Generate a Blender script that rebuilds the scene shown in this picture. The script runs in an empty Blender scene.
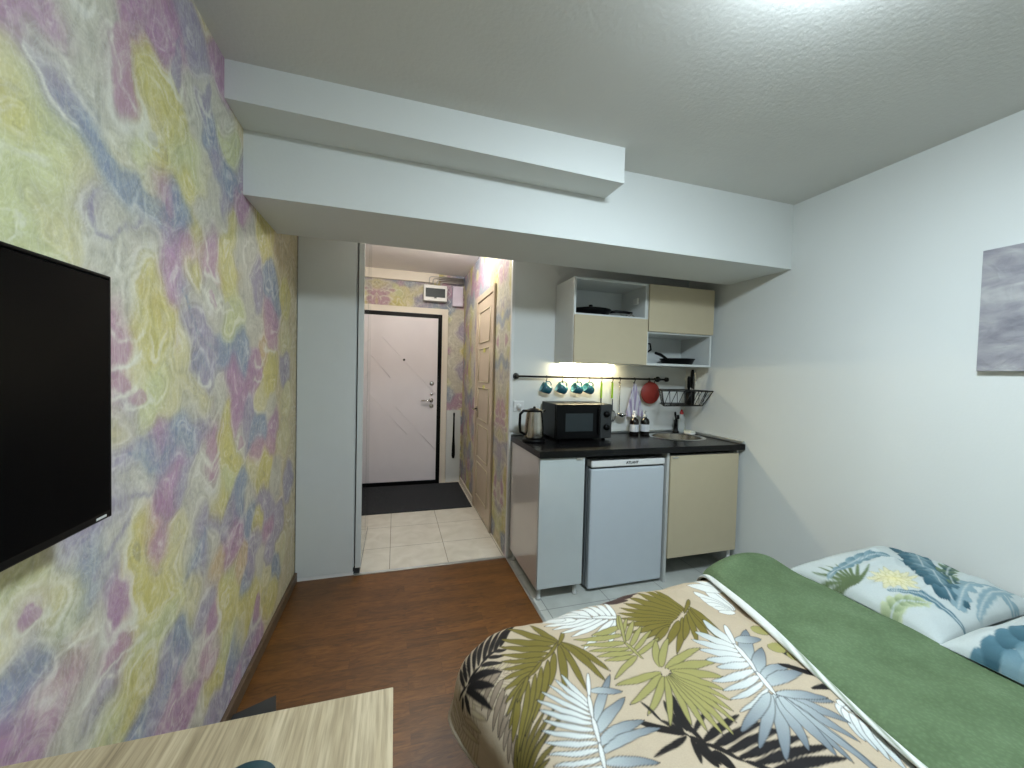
import bpy, bmesh, math, random
import numpy as np
from mathutils import Vector, Matrix
random.seed(4); rng=np.random.default_rng(7)
C=bpy.context.scene.collection
pi=math.pi
EXPO=0.0
BLOBS=[(0.85,1.95,0.045,3),(0.92,2.02,0.031,3),(0.97,2.03,0.042,6),(1.04,2.12,0.033,6),(0.91,1.93,0.038,6),(0.85,1.86,0.036,1),(0.86,1.81,0.033,0),(0.89,1.85,0.024,7),(0.92,1.89,0.021,4),(0.87,1.76,0.042,7),(0.94,1.82,0.029,7),(0.85,1.67,0.049,7),(0.92,1.71,0.043,7),(0.95,1.67,0.034,1),(0.87,1.62,0.041,7),(0.98,1.76,0.027,1),(0.95,1.88,0.022,4),(0.99,1.86,0.023,5),(1.02,1.83,0.024,5),(1.05,1.81,0.025,5),(1.1,1.79,0.026,5),(1.15,1.78,0.023,5),(1.01,1.95,0.028,6),(1.05,1.93,0.025,6),(1.08,1.89,0.022,6),(1.13,1.89,0.021,6),(1.03,2.02,0.024,6),(1.08,2.01,0.017,2),(1.11,2.08,0.019,3),(1.13,2.03,0.018,2),(1.07,2.1,0.021,6),(1.17,2.2,0.028,3),(1.21,2.16,0.029,0),(1.23,2.09,0.033,0),(1.26,2.26,0.023,3),(1.17,2.04,0.019,0),(1.21,1.99,0.034,1),(1.19,1.9,0.034,7),(1.25,1.91,0.031,0),(1.11,1.84,0.023,1),(1.29,2.03,0.032,0),(1.32,2.13,0.027,0),(1.34,2.26,0.027,3),(1.4,2.36,0.026,4),(1.37,2.23,0.025,6),(1.33,2.32,0.021,3),(1.01,1.71,0.016,4),(1.04,1.69,0.021,6),(1.08,1.71,0.027,6),(1.05,1.66,0.026,6),(1.13,1.7,0.023,6),(1.23,1.77,0.023,5),(1.29,1.82,0.021,3),(1.27,1.84,0.018,3),(1.36,1.84,0.02,5),(1.37,1.81,0.017,5),(1.32,1.77,0.02,4),(1.23,1.81,0.018,1),(1.4,1.93,0.029,0),(1.34,1.97,0.03,7),(1.46,2.01,0.03,7),(1.43,2.16,0.027,6),(1.49,2.28,0.025,6),(1.46,2.33,0.021,4),(1.51,2.21,0.022,4),(1.56,2.15,0.023,5),(1.61,2.11,0.024,4),(1.52,2,0.026,1),(1.59,2.3,0.024,6),(1.63,2.41,0.017,3),(1.67,2.27,0.021,6),(1.7,2.21,0.021,7),(1.77,2.19,0.022,7),(1.82,2.16,0.019,4),(1.68,2.07,0.022,5),(1.77,2.09,0.019,5),(1.59,1.98,0.02,6),(1.51,2.02,0.019,6),(1.34,1.75,0.026,3),(1.33,1.69,0.025,3),(1.32,1.61,0.025,3),(1.4,1.74,0.021,2),(1.23,1.7,0.031,6),(1.17,1.64,0.029,6),(1.11,1.59,0.028,6),(1.21,1.6,0.025,0),(1.25,1.56,0.032,0),(1.29,1.51,0.027,0),(1.15,1.54,0.024,6),(1.11,1.47,0.02,2),(1.1,1.43,0.02,2),(1.19,1.48,0.03,0),(1.23,1.42,0.037,0),(1.17,1.36,0.03,1),(1.11,1.34,0.021,2),(1.27,1.32,0.035,7),(1.2,1.26,0.035,7),(1.11,1.24,0.033,1),(1.32,1.26,0.031,1),(1.34,1.38,0.029,1),(1.4,1.45,0.024,1),(1.46,1.78,0.024,0),(1.49,1.75,0.022,2),(1.44,1.67,0.024,0),(1.52,1.86,0.023,6),(1.56,1.8,0.016,3),(1.6,1.91,0.021,6),(1.68,1.95,0.022,4),(1.74,1.91,0.022,0),(1.65,1.77,0.029,0),(1.68,1.69,0.033,0),(1.57,1.72,0.017,2),(1.56,1.65,0.017,6),(1.6,1.6,0.024,6),(1.71,1.62,0.03,7),(1.82,2.06,0.02,3),(1.87,2,0.021,3),(1.82,1.88,0.02,6),(1.93,1.96,0.016,6),(2.08,2.05,0.019,0),(2.17,2.01,0.019,0),(1.93,1.85,0.021,6),(2,1.8,0.018,4),(1.43,1.58,0.025,6),(1.4,1.63,0.024,4),(1.44,1.53,0.024,4),(1.49,1.49,0.025,4),(1.56,1.46,0.023,4),(1.66,1.45,0.022,5),(1.78,1.46,0.02,5),(1.84,1.5,0.016,5),(1.83,1.42,0.02,5),(1.8,1.36,0.02,3),(1.81,1.27,0.024,3),(1.75,1.38,0.023,3),(1.79,1.2,0.02,3),(1.71,1.53,0.026,7),(1.82,1.58,0.02,7),(1.94,1.68,0.025,6),(2,1.56,0.022,6),(2.02,1.72,0.022,4),(2.21,1.83,0.019,5),(2.29,1.74,0.021,5),(2.25,1.66,0.02,3),(2.22,1.55,0.02,2),(2.14,1.47,0.024,8),(2.22,1.4,0.026,0),(2.19,1.3,0.026,0),(2.1,1.23,0.024,1),(2,1.38,0.018,3),(2.48,1.77,0.017,0),(2.49,1.55,0.017,1),(2.48,1.38,0.018,4),(2.52,1.2,0.018,1),(2.49,0.97,0.018,1),(2.58,0.71,0.012,4),(1.49,1.38,0.016,4),(1.51,1.39,0.017,5),(1.56,1.36,0.021,4),(1.64,1.32,0.026,6),(1.46,1.31,0.026,1),(1.53,1.28,0.027,1),(1.44,1.25,0.022,6),(1.53,1.21,0.021,4),(1.6,1.24,0.021,6),(1.69,1.19,0.026,0),(1.66,1.12,0.026,0),(1.71,1.05,0.027,0),(1.59,1.11,0.017,2),(1.58,1.15,0.014,3),(1.53,1.11,0.017,6),(1.46,1.19,0.019,4),(1.4,1.19,0.021,5),(1.36,1.16,0.021,5),(1.29,1.14,0.019,5),(1.2,1.14,0.018,5),(1.13,1.16,0.019,4),(1.13,1.26,0.019,4),(1.27,1.17,0.02,3),(1.34,1.11,0.021,3),(1.32,1.06,0.026,3),(1.29,1.01,0.025,3),(1.4,1.06,0.018,4),(1.18,1.1,0.022,6),(1.13,1.09,0.024,6),(1.11,1.05,0.023,4),(1.18,1.04,0.02,6),(1.46,1.06,0.023,6),(1.58,1.03,0.018,2),(1.53,0.99,0.024,6),(1.6,0.93,0.025,6),(1.72,0.95,0.027,7),(1.78,1.02,0.021,0),(1.83,1.09,0.016,6),(1.89,1.12,0.017,4),(1.94,1.18,0.018,4),(2.01,1.1,0.018,5),(2.1,1.11,0.019,5),(2.23,1.17,0.021,6),(2.26,1.09,0.02,3),(2.23,1.02,0.021,2),(2.17,0.93,0.025,0),(2.11,0.85,0.025,0),(2.05,1,0.019,2),(2.01,0.92,0.019,1),(1.95,0.84,0.018,6),(1.83,0.88,0.021,5),(1.81,0.83,0.021,5),(1.72,0.82,0.023,4),(1.6,0.84,0.022,4),(1.49,0.88,0.023,4),(1.46,0.93,0.023,6),(1.66,0.89,0.022,0),(1.6,0.88,0.018,0),(1.78,0.75,0.021,3),(1.78,0.69,0.024,3),(1.76,0.64,0.025,3),(1.84,0.58,0.017,8),(1.95,0.73,0.019,5),(2.11,0.75,0.02,4),(2.06,0.67,0.02,0),(2.21,0.67,0.021,4),(2.21,0.56,0.021,3),(2.24,0.44,0.021,4),(2.03,0.59,0.019,4),(2.32,0.79,0.017,6),(2.38,0.55,0.017,4),(1.02,1.06,0.029,4),(0.97,1.04,0.028,4),(1.09,0.99,0.028,6),(1.05,0.94,0.027,6),(1,0.92,0.021,5),(0.98,0.89,0.016,5),(1.03,0.97,0.022,5),(1.2,0.99,0.024,0),(1.23,0.96,0.024,8),(1.27,0.9,0.025,2),(1.18,0.91,0.025,0),(1.2,0.84,0.032,0),(1.25,0.76,0.032,0),(1.18,0.77,0.026,0),(1.32,0.78,0.029,0),(1.36,0.81,0.027,1),(1.37,0.88,0.024,1),(1.43,0.83,0.022,6),(1.5,0.73,0.017,4),(1.48,0.77,0.014,5),(1.57,0.75,0.021,6),(1.53,0.66,0.021,6),(1.52,0.58,0.017,4),(1.57,0.61,0.017,4),(1.59,0.52,0.019,2),(1.6,0.46,0.015,3),(1.67,0.52,0.027,0),(1.74,0.53,0.024,0),(1.69,0.42,0.023,0),(1.76,0.58,0.02,7),(1.61,0.66,0.018,8),(1.1,0.85,0.019,3),(1.11,0.81,0.021,3),(1.1,0.79,0.019,3),(1.07,0.91,0.018,4),(1.09,0.71,0.021,2),(1.06,0.71,0.021,2),(1.13,0.71,0.02,2),(1.18,0.69,0.023,7),(1.25,0.65,0.025,7),(1.32,0.67,0.023,7),(1.22,0.6,0.024,0),(1.16,0.58,0.025,0),(1.11,0.57,0.024,0),(1.06,0.58,0.02,7),(1.29,0.57,0.02,4),(1.37,0.55,0.019,5),(1.38,0.57,0.016,5),(1.36,0.51,0.019,4),(1.29,0.47,0.02,5),(1.25,0.46,0.019,4),(1.34,0.43,0.021,3),(1.32,0.39,0.023,3),(1.4,0.35,0.025,3),(1.18,0.48,0.015,5),(1.43,0.42,0.022,6),(1.5,0.48,0.024,6),(1.43,0.62,0.022,1),(1.46,0.67,0.02,1),(1.53,0.42,0.018,2),(1.58,0.36,0.018,2),(1.61,0.4,0.018,6),(1.67,0.32,0.023,7),(1.63,0.27,0.023,0),(1.55,0.26,0.022,0),(1.5,0.24,0.021,6),(1.59,0.18,0.019,4),(1.72,0.12,0.02,4),(1.76,0.19,0.016,5),(1.81,0.22,0.017,5),(1.74,0.17,0.016,4),(1.79,0.09,0.017,3),(1.84,0.24,0.021,1),(1.94,0.27,0.023,0),(1.9,0.38,0.022,0),(1.98,0.38,0.019,0),(2.05,0.23,0.019,2),(2.02,0.19,0.014,4),(2.12,0.25,0.021,0),(2.17,0.33,0.021,1),(1.96,0.46,0.019,4),(1.92,0.43,0.018,5),(2.09,0.46,0.019,6),(2.03,0.12,0.019,3),(1.93,0.12,0.019,4),(2.28,0.21,0.016,0),(2.33,0.29,0.017,5),(2.43,0.36,0.017,1),(0.9,1,0.026,1),(0.86,1,0.028,7),(0.86,1.05,0.024,7),(0.92,1.02,0.022,7),(0.9,0.95,0.017,3),(0.89,0.97,0.014,4),(0.94,0.96,0.015,1),(0.95,0.93,0.015,0),(0.86,0.95,0.021,1),(0.84,0.93,0.016,1),(0.89,0.89,0.013,4),(0.88,0.87,0.015,4),(0.91,0.84,0.013,5),(0.88,0.84,0.018,5),(0.85,0.83,0.016,5),(0.83,0.83,0.013,5),(0.9,0.81,0.014,5),(0.89,0.78,0.015,4),(0.86,0.77,0.021,3),(0.84,0.76,0.021,3),(0.89,0.72,0.022,3),(0.91,0.73,0.018,3),(0.92,0.78,0.015,8),(0.94,0.78,0.017,2),(0.96,0.8,0.02,2),(0.93,0.75,0.018,2),(0.94,0.88,0.02,7),(0.92,0.91,0.015,7),(0.98,0.84,0.02,1),(1.02,0.85,0.02,6),(1,0.79,0.019,6),(0.98,0.83,0.014,1),(0.99,0.7,0.025,6),(1.03,0.69,0.022,6),(0.96,0.68,0.02,6),(0.95,0.65,0.018,6),(1.04,0.65,0.02,4),(1.07,0.65,0.016,4),(1,0.6,0.019,6),(1.04,0.79,0.017,6)]
LOBES=[(1.115,2.088,0.133,0.042,2),(1.206,1.950,0.030,0.025,6),(1.018,1.708,0.024,0.014,4),(1.102,1.444,0.050,0.049,2),(1.112,1.339,0.028,0.042,2),(1.567,1.744,0.054,0.030,2),(1.575,1.651,0.024,0.031,6),(1.526,1.369,0.027,0.036,4),(1.587,1.113,0.050,0.039,2),(1.587,1.025,0.021,0.040,2),(1.109,0.833,0.067,0.043,3),(1.102,0.705,0.021,0.057,2),(0.899,0.951,0.026,0.023,3),(1.591,0.515,0.058,0.041,3),(2.051,0.267,0.068,0.043,3),(2.042,1.436,0.042,0.041,2),(2.044,1.344,0.023,0.041,2),(2.217,1.528,0.060,0.049,2),(1.342,2.248,0.083,0.021,4),(1.521,2.255,0.058,0.028,4),(1.583,1.618,0.017,0.023,2),(1.832,1.088,0.025,0.033,2),(1.184,1.301,0.025,0.037,2),(1.690,1.618,0.022,0.036,6)]
PLEAVES=[([(2.385, 1.153), (2.61, 1.17), (2.719, 1.068)], 0.035, 0, 'tealgrey', 'teal'),([(2.94, 1.196), (2.745, 1.0), (2.586, 0.846)], 0.085, 1, 'tealmid', 'tealdark'),([(2.971, 1.163), (2.778, 1.032), (2.655, 0.913)], 0.05, 1, 'tealgrey', 'teal'),([(2.73, 0.91), (2.846, 1.001), (3.055, 1.042), (3.067, 1.029)], 0.035, 1, 'tealdark', 'green'),([(2.258, 0.891), (2.408, 0.944), (2.499, 0.881)], 0.04, 1, 'green', 'palegreen'),([(2.457, 0.977), (2.54, 0.901), (2.508, 0.786)], 0.018, 0, 'tealmid', 'teal'),([(2.583, 0.834), (2.821, 0.911), (2.902, 0.869), (2.791, 0.767)], 0.035, 1, 'tealgrey', 'tealgrey'),([(2.24, 0.767), (2.332, 0.763), (2.294, 0.711)], 0.05, 1, 'tealmid', 'tealdark'),([(3.023, 0.908), (3.081, 0.906), (3.102, 0.866)], 0.03, 1, 'tealdark', 'tealgrey'),([(2.631, 1.223), (2.74, 1.241), (2.775, 1.229)], 0.02, 0, 'tealgrey', 'teal'),([(2.618, 0.792), (2.767, 0.841), (2.904, 0.831)], 0.02, 0, 'tealgrey', 'tealgrey')]
PLEAVES2=[([(2.166, 0.666), (2.321, 0.65), (2.644, 0.641)], 0.075, 1, 'tealdark', 'tealmid'),([(2.081, 0.608), (2.244, 0.601), (2.568, 0.597)], 0.07, 1, 'tealgrey', 'tealmid'),([(2.017, 0.538), (2.168, 0.546), (2.468, 0.548)], 0.085, 1, 'tealmid', 'tealgrey'),([(1.945, 0.478), (2.08, 0.483), (2.295, 0.48)], 0.08, 1, 'tealdark', 'teal')]
FLOWER=(2.537, 1.011)
PALM=[(2.212, 0.956), (2.258, 1.042), (2.328, 1.154)]
LEAFLETS=[(0.913,1.08,0.833,1.042,0.0063,'line',0),(0.917,1.064,0.84,1.006,0.0052,'line',0),(0.917,1.037,0.847,0.972,0.005,'line',0),(0.917,1.01,0.853,0.941,0.0049,'line',0),(0.915,0.986,0.861,0.917,0.0042,'line',0),(0.909,0.944,0.862,0.91,0.0044,'line',0),(0.907,0.926,0.862,0.883,0.0042,'line',0),(0.904,0.905,0.864,0.857,0.0042,'line',0),(0.907,0.891,0.876,0.841,0.0045,'line',0),(0.923,1.072,0.873,1.04,0.0053,'line',0),(0.903,1.087,0.824,1.071,0.0061,'line',0),(0.805,1.097,0.803,1.186,0.005,'black',0.05),(0.817,1.103,0.825,1.209,0.0051,'black',0.05),(0.829,1.105,0.855,1.237,0.0051,'black',0.05),(0.846,1.111,0.892,1.265,0.0054,'black',0.05),(0.862,1.116,0.924,1.29,0.0057,'black',0.05),(0.881,1.127,0.959,1.302,0.0058,'black',0.05),(0.899,1.138,0.989,1.302,0.0054,'black',0.05),(0.92,1.155,1.018,1.301,0.0056,'black',0.05),(0.948,1.182,1.051,1.315,0.0062,'black',0.05),(0.82,1.098,0.923,1.062,0.0082,'black',0.05),(0.869,1.11,0.934,1.102,0.0071,'black',0.05),(0.898,1.133,0.952,1.135,0.006,'black',0.05),(0.921,1.16,0.966,1.165,0.006,'black',0.05),(0.811,1.09,0.891,1.027,0.008,'black',0.05),(0.807,1.087,0.868,0.978,0.0063,'black',0.05),(0.799,1.084,0.794,1.027,0.0051,'black',0.05),(0.789,1.087,0.769,1.063,0.0049,'black',0.05),(0.768,1.1,0.819,1.093,0.003,'black',0.05),(0.816,1.094,0.869,1.112,0.0041,'black',0.05),(0.865,1.111,0.946,1.176,0.0036,'black',0.05),(1.612,1.349,1.351,1.346,0.008,'brown',0),(1.581,1.323,1.362,1.325,0.007,'brown',0),(1.538,1.312,1.376,1.31,0.007,'brown',0),(1.503,1.294,1.391,1.297,0.0071,'brown',0),(1.283,1.342,1.331,1.351,0.0065,'brown',0),(1.454,1.29,1.389,1.332,0.0072,'brown',0),(0.875,0.791,1.055,0.898,0.0036,'olivedk',0),(0.873,0.794,1.024,0.91,0.0028,'olivedk',0),(0.868,0.798,0.995,0.91,0.0028,'olivedk',0),(0.865,0.799,0.965,0.907,0.0028,'olivedk',0),(0.86,0.801,0.943,0.902,0.0028,'olivedk',0),(0.879,0.784,0.989,0.86,0.0022,'olivedk',0),(0.883,0.78,0.997,0.831,0.0022,'olivedk',0),(0.877,0.779,0.965,0.801,0.0029,'olivedk',0),(0.853,0.797,0.909,0.882,0.0028,'olivedk',0),(1.886,1.152,1.892,1.337,0.0137,'white',0),(1.88,1.154,1.877,1.303,0.0132,'white',0),(1.874,1.155,1.819,1.293,0.0158,'white',0),(1.869,1.15,1.818,1.257,0.0156,'white',0),(1.863,1.152,1.818,1.223,0.015,'white',0),(1.856,1.15,1.817,1.191,0.0149,'white',0),(1.971,1.279,1.88,1.38,0.0184,'white',0),(1.937,1.263,1.828,1.34,0.0173,'white',0),(1.874,1.141,1.809,1.151,0.0113,'white',0),(1.787,0.727,1.835,0.688,0.0088,'white2',0),(1.791,0.71,1.851,0.669,0.0078,'white2',0),(1.795,0.694,1.861,0.647,0.0085,'white2',0),(1.8,0.675,1.873,0.621,0.0072,'white2',0),(1.807,0.654,1.885,0.595,0.0078,'white2',0),(1.816,0.635,1.89,0.569,0.0076,'white2',0),(1.827,0.616,1.885,0.538,0.0082,'white2',0),(1.837,0.596,1.88,0.51,0.008,'white2',0),(1.781,0.723,1.758,0.657,0.0078,'white2',0),(1.783,0.709,1.744,0.634,0.0075,'white2',0),(1.789,0.694,1.745,0.609,0.0066,'white2',0),(1.794,0.675,1.746,0.584,0.0066,'white2',0),(1.801,0.654,1.755,0.559,0.0068,'white2',0),(1.812,0.633,1.768,0.537,0.0059,'white2',0),(1.822,0.613,1.787,0.514,0.0059,'white2',0),(1.138,1.147,1.082,1.265,0.008,'olive',0.06),(1.133,1.145,0.999,1.272,0.0092,'olive',0.06),(1.124,1.141,0.963,1.218,0.0089,'olive',0.06),(1.108,1.128,0.95,1.182,0.0085,'olive',0.06),(1.088,1.112,0.941,1.142,0.0082,'olive',0.06),(1.069,1.097,0.935,1.106,0.0071,'olive',0.06),(1.05,1.08,0.928,1.071,0.007,'olive',0.06),(1.031,1.064,0.921,1.037,0.0068,'olive',0.06),(1.013,1.046,0.914,1.003,0.0063,'olive',0.06),(0.996,1.029,0.907,0.97,0.0053,'olive',0.06),(0.979,1.012,0.901,0.94,0.0057,'olive',0.06),(0.96,0.99,0.897,0.911,0.005,'olive',0.06),(0.941,0.965,0.894,0.879,0.0058,'olive',0.06),(1.15,1.143,1.241,1.001,0.0083,'olive',0.06),(1.146,1.144,1.21,0.972,0.0083,'olive',0.06),(1.138,1.137,1.139,0.953,0.007,'olive',0.06),(1.133,1.13,1.076,0.961,0.0079,'olive',0.06),(1.108,1.107,1.005,0.948,0.0072,'olive',0.06),(1.076,1.082,0.96,0.897,0.0064,'olive',0.06),(1.045,1.058,0.931,0.876,0.005,'olive',0.06),(1.015,1.031,0.907,0.855,0.0045,'olive',0.06),(0.986,1.006,0.892,0.846,0.0045,'olive',0.06),(1.179,1.197,1.132,1.133,0.0042,'olive',0.06),(1.133,1.142,1.055,1.082,0.0036,'olive',0.06),(1.056,1.087,0.989,1.024,0.0029,'olive',0.06),(0.99,1.028,0.937,0.958,0.0036,'olive',0.06),(1.392,1.208,1.406,1.314,0.0065,'white',-0.04),(1.375,1.212,1.371,1.316,0.0081,'white',-0.04),(1.358,1.218,1.335,1.32,0.0079,'white',-0.04),(1.335,1.227,1.296,1.325,0.0087,'white',-0.04),(1.308,1.236,1.254,1.326,0.0087,'white',-0.04),(1.278,1.247,1.213,1.324,0.0097,'white',-0.04),(1.244,1.26,1.179,1.319,0.0093,'white',-0.04),(1.21,1.277,1.153,1.323,0.0094,'white',-0.04),(1.383,1.197,1.304,1.095,0.0066,'white',-0.04),(1.377,1.199,1.208,1.096,0.0082,'white',-0.04),(1.362,1.207,1.198,1.166,0.0065,'white',-0.04),(1.343,1.215,1.171,1.192,0.0067,'white',-0.04),(1.32,1.224,1.151,1.219,0.0069,'white',-0.04),(1.288,1.235,1.132,1.244,0.0071,'white',-0.04),(1.253,1.249,1.129,1.274,0.0084,'white',-0.04),(1.219,1.262,1.133,1.297,0.0089,'white',-0.04),(1.411,1.197,1.304,1.237,0.0044,'white',-0.04),(1.312,1.233,1.173,1.308,0.0049,'white',-0.04),(1.675,1.183,1.655,1.348,0.0109,'olive',0.04),(1.668,1.18,1.611,1.34,0.0121,'olive',0.04),(1.658,1.176,1.564,1.324,0.0124,'olive',0.04),(1.647,1.171,1.517,1.303,0.0127,'olive',0.04),(1.636,1.166,1.478,1.278,0.012,'olive',0.04),(1.624,1.16,1.444,1.254,0.0117,'olive',0.04),(1.614,1.156,1.419,1.226,0.0108,'olive',0.04),(1.6,1.151,1.41,1.195,0.0101,'olive',0.04),(1.589,1.143,1.405,1.163,0.0096,'olive',0.04),(1.579,1.139,1.408,1.125,0.0086,'olive',0.04),(1.567,1.13,1.422,1.091,0.0069,'olive',0.04),(1.553,1.122,1.442,1.064,0.0067,'olive',0.04),(1.641,1.152,1.499,1.012,0.0078,'olive',0.04),(1.617,1.144,1.478,1.042,0.008,'olive',0.04),(1.666,1.161,1.56,1.05,0.0071,'olive',0.04),(1.682,1.173,1.593,1.029,0.0071,'olive',0.04),(1.698,1.185,1.641,1.02,0.0094,'olive',0.04),(1.709,1.19,1.686,1.012,0.0103,'olive',0.04),(1.715,1.197,1.696,0.984,0.0095,'olive',0.04),(1.758,1.252,1.664,1.17,0.0042,'olive',0.04),(1.369,1.131,1.197,1.144,0.0072,'khaki',0),(1.363,1.1,1.209,1.113,0.0073,'khaki',0),(1.362,1.075,1.221,1.083,0.0062,'khaki',0),(1.364,1.057,1.234,1.056,0.007,'khaki',0),(1.365,1.038,1.248,1.034,0.0059,'khaki',0),(1.379,1.162,1.27,1.157,0.0079,'khaki',0),(1.374,1.15,1.406,1.214,0.0054,'khaki',0),(1.371,1.13,1.429,1.192,0.0042,'khaki',0),(1.371,1.104,1.442,1.171,0.0057,'khaki',0),(1.369,1.079,1.455,1.142,0.0052,'khaki',0),(1.371,1.061,1.476,1.116,0.0044,'khaki',0),(1.369,1.043,1.479,1.079,0.0051,'khaki',0),(1.365,1.038,1.244,0.97,0.0057,'khaki',0),(1.41,1.212,1.36,1.094,0.0024,'khaki',0),(1.362,1.1,1.379,1.023,0.0034,'khaki',0),(1.409,0.982,1.464,1.073,0.0082,'khaki',0.06),(1.414,0.981,1.509,1.068,0.007,'khaki',0.06),(1.424,0.973,1.58,1.003,0.0081,'khaki',0.06),(1.429,0.966,1.584,0.941,0.01,'khaki',0.06),(1.429,0.957,1.562,0.894,0.0107,'khaki',0.06),(1.397,0.962,1.236,0.95,0.0077,'khaki',0.06),(1.392,0.953,1.241,0.886,0.0068,'khaki',0.06),(1.393,0.944,1.267,0.846,0.0064,'khaki',0.06),(1.325,0.772,1.211,0.838,0.0096,'black',0.05),(1.321,0.766,1.199,0.733,0.0058,'black',0.05),(1.321,0.776,1.335,0.871,0.0068,'black',0.05),(1.333,0.777,1.371,0.879,0.0081,'black',0.05),(1.337,0.772,1.399,0.876,0.0069,'black',0.05),(1.346,0.769,1.434,0.811,0.0045,'black',0.05),(1.272,0.886,1.29,0.814,0.0034,'black',0.05),(1.289,0.823,1.329,0.759,0.005,'black',0.05),(1.326,0.764,1.35,0.724,0.0058,'black',0.05),(1.327,0.757,1.293,0.687,0.0054,'black',0.05),(1.334,0.755,1.338,0.674,0.0071,'black',0.05),(1.35,0.742,1.495,0.771,0.0075,'black',0.04),(1.36,0.723,1.535,0.736,0.0077,'black',0.04),(1.377,0.702,1.574,0.707,0.0069,'black',0.04),(1.393,0.682,1.612,0.675,0.0072,'black',0.04),(1.42,0.663,1.651,0.639,0.0076,'black',0.04),(1.449,0.64,1.65,0.611,0.0079,'black',0.04),(1.328,0.74,1.326,0.67,0.0099,'black',0.04),(1.352,0.715,1.359,0.65,0.0103,'black',0.04),(1.34,0.808,1.351,0.733,0.0052,'black',0.04),(1.35,0.738,1.404,0.67,0.0058,'black',0.04),(1.403,0.673,1.466,0.623,0.0055,'black',0.04),(1.4,0.942,1.302,0.802,0.0055,'khaki',0.03),(1.406,0.943,1.356,0.789,0.0063,'khaki',0.03),(1.411,0.944,1.382,0.765,0.0066,'khaki',0.03),(1.416,0.944,1.41,0.745,0.0069,'khaki',0.03),(1.419,0.946,1.437,0.735,0.0071,'khaki',0.03),(1.422,0.947,1.467,0.759,0.0075,'khaki',0.03),(1.425,0.948,1.488,0.788,0.008,'khaki',0.03),(1.429,0.951,1.512,0.819,0.0089,'khaki',0.03),(1.432,0.955,1.53,0.854,0.0085,'khaki',0.03),(1.124,0.906,1.092,1.017,0.0056,'white2',0.04),(1.119,0.894,1.066,1.001,0.0058,'white2',0.04),(1.115,0.882,1.039,0.982,0.005,'white2',0.04),(1.11,0.87,1.01,0.964,0.005,'white2',0.04),(1.107,0.857,0.988,0.944,0.005,'white2',0.04),(1.103,0.845,0.985,0.917,0.005,'white2',0.04),(1.099,0.83,0.985,0.889,0.0045,'white2',0.04),(1.095,0.816,0.972,0.865,0.0045,'white2',0.04),(1.092,0.801,0.97,0.838,0.0044,'white2',0.04),(1.088,0.786,0.968,0.81,0.0041,'white2',0.04),(1.085,0.768,0.97,0.782,0.0041,'white2',0.04),(1.079,0.752,0.977,0.757,0.004,'white2',0.04),(1.111,0.848,1.233,0.982,0.0079,'blue',0.04),(1.149,0.948,1.239,0.928,0.0077,'blue',0.04),(1.1,0.821,1.234,0.907,0.0094,'blue',0.04),(1.092,0.798,1.242,0.831,0.0098,'blue',0.04),(1.089,0.779,1.271,0.802,0.0077,'blue',0.04),(1.085,0.757,1.202,0.719,0.0073,'blue',0.04),(1.078,0.74,1.153,0.691,0.0075,'blue',0.04),(1.173,1.005,1.133,0.922,0.0027,'white',0),(1.137,0.934,1.108,0.857,0.0028,'white',0),(1.11,0.863,1.094,0.794,0.0029,'white',0),(1.095,0.8,1.078,0.743,0.0019,'white',0),(1.711,0.994,1.705,1.12,0.0113,'white2',0.04),(1.702,0.973,1.633,1.08,0.013,'white2',0.04),(1.693,0.953,1.586,1.043,0.0112,'white2',0.04),(1.685,0.934,1.575,0.996,0.0109,'white2',0.04),(1.677,0.915,1.565,0.958,0.0094,'white2',0.04),(1.673,0.897,1.574,0.924,0.0086,'white2',0.04),(1.666,0.875,1.522,0.889,0.0075,'white2',0.04),(1.66,0.854,1.526,0.853,0.007,'white2',0.04),(1.654,0.836,1.517,0.819,0.0056,'white2',0.04),(1.649,0.817,1.506,0.778,0.0046,'white2',0.04),(1.655,0.797,1.778,0.729,0.0082,'blue',0.03),(1.655,0.797,1.76,0.679,0.0094,'blue',0.03),(1.655,0.797,1.728,0.638,0.0098,'blue',0.03),(1.655,0.797,1.69,0.577,0.0084,'blue',0.03),(1.655,0.797,1.649,0.603,0.0089,'blue',0.03),(1.655,0.797,1.684,0.55,0.0082,'blue',0.03),(1.655,0.797,1.772,0.742,0.0079,'blue',0.03),(1.68,0.911,1.807,1.031,0.0146,'blue',0.03),(1.731,1.004,1.817,0.982,0.0124,'blue',0.03),(1.658,0.856,1.782,0.949,0.012,'blue',0.03),(1.66,0.846,1.792,0.865,0.0117,'blue',0.03),(1.656,0.827,1.799,0.83,0.0127,'blue',0.03),(1.649,0.797,1.503,0.65,0.0106,'blue',0.03),(1.64,0.799,1.467,0.689,0.0085,'blue',0.03),(1.639,0.805,1.46,0.734,0.0091,'blue',0.03),(1.647,0.786,1.576,0.651,0.0106,'blue',0.03),(1.655,0.787,1.627,0.623,0.0113,'blue',0.03),(1.758,1.075,1.709,0.983,0.0061,'white',0),(1.714,0.993,1.662,0.861,0.0052,'white',0),(1.666,0.869,1.651,0.794,0.0047,'white',0),(1.76,0.876,1.871,0.781,0.0097,'black',0),(1.856,0.764,1.76,0.776,0.0069,'black',0),(1.832,0.928,1.841,0.882,0.0065,'black',0),(1.834,0.958,1.831,0.911,0.0194,'khaki',0),(1.831,1.033,1.88,0.995,0.0165,'khaki',0),(1.849,0.909,1.834,0.877,0.0078,'khaki',0)]
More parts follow.
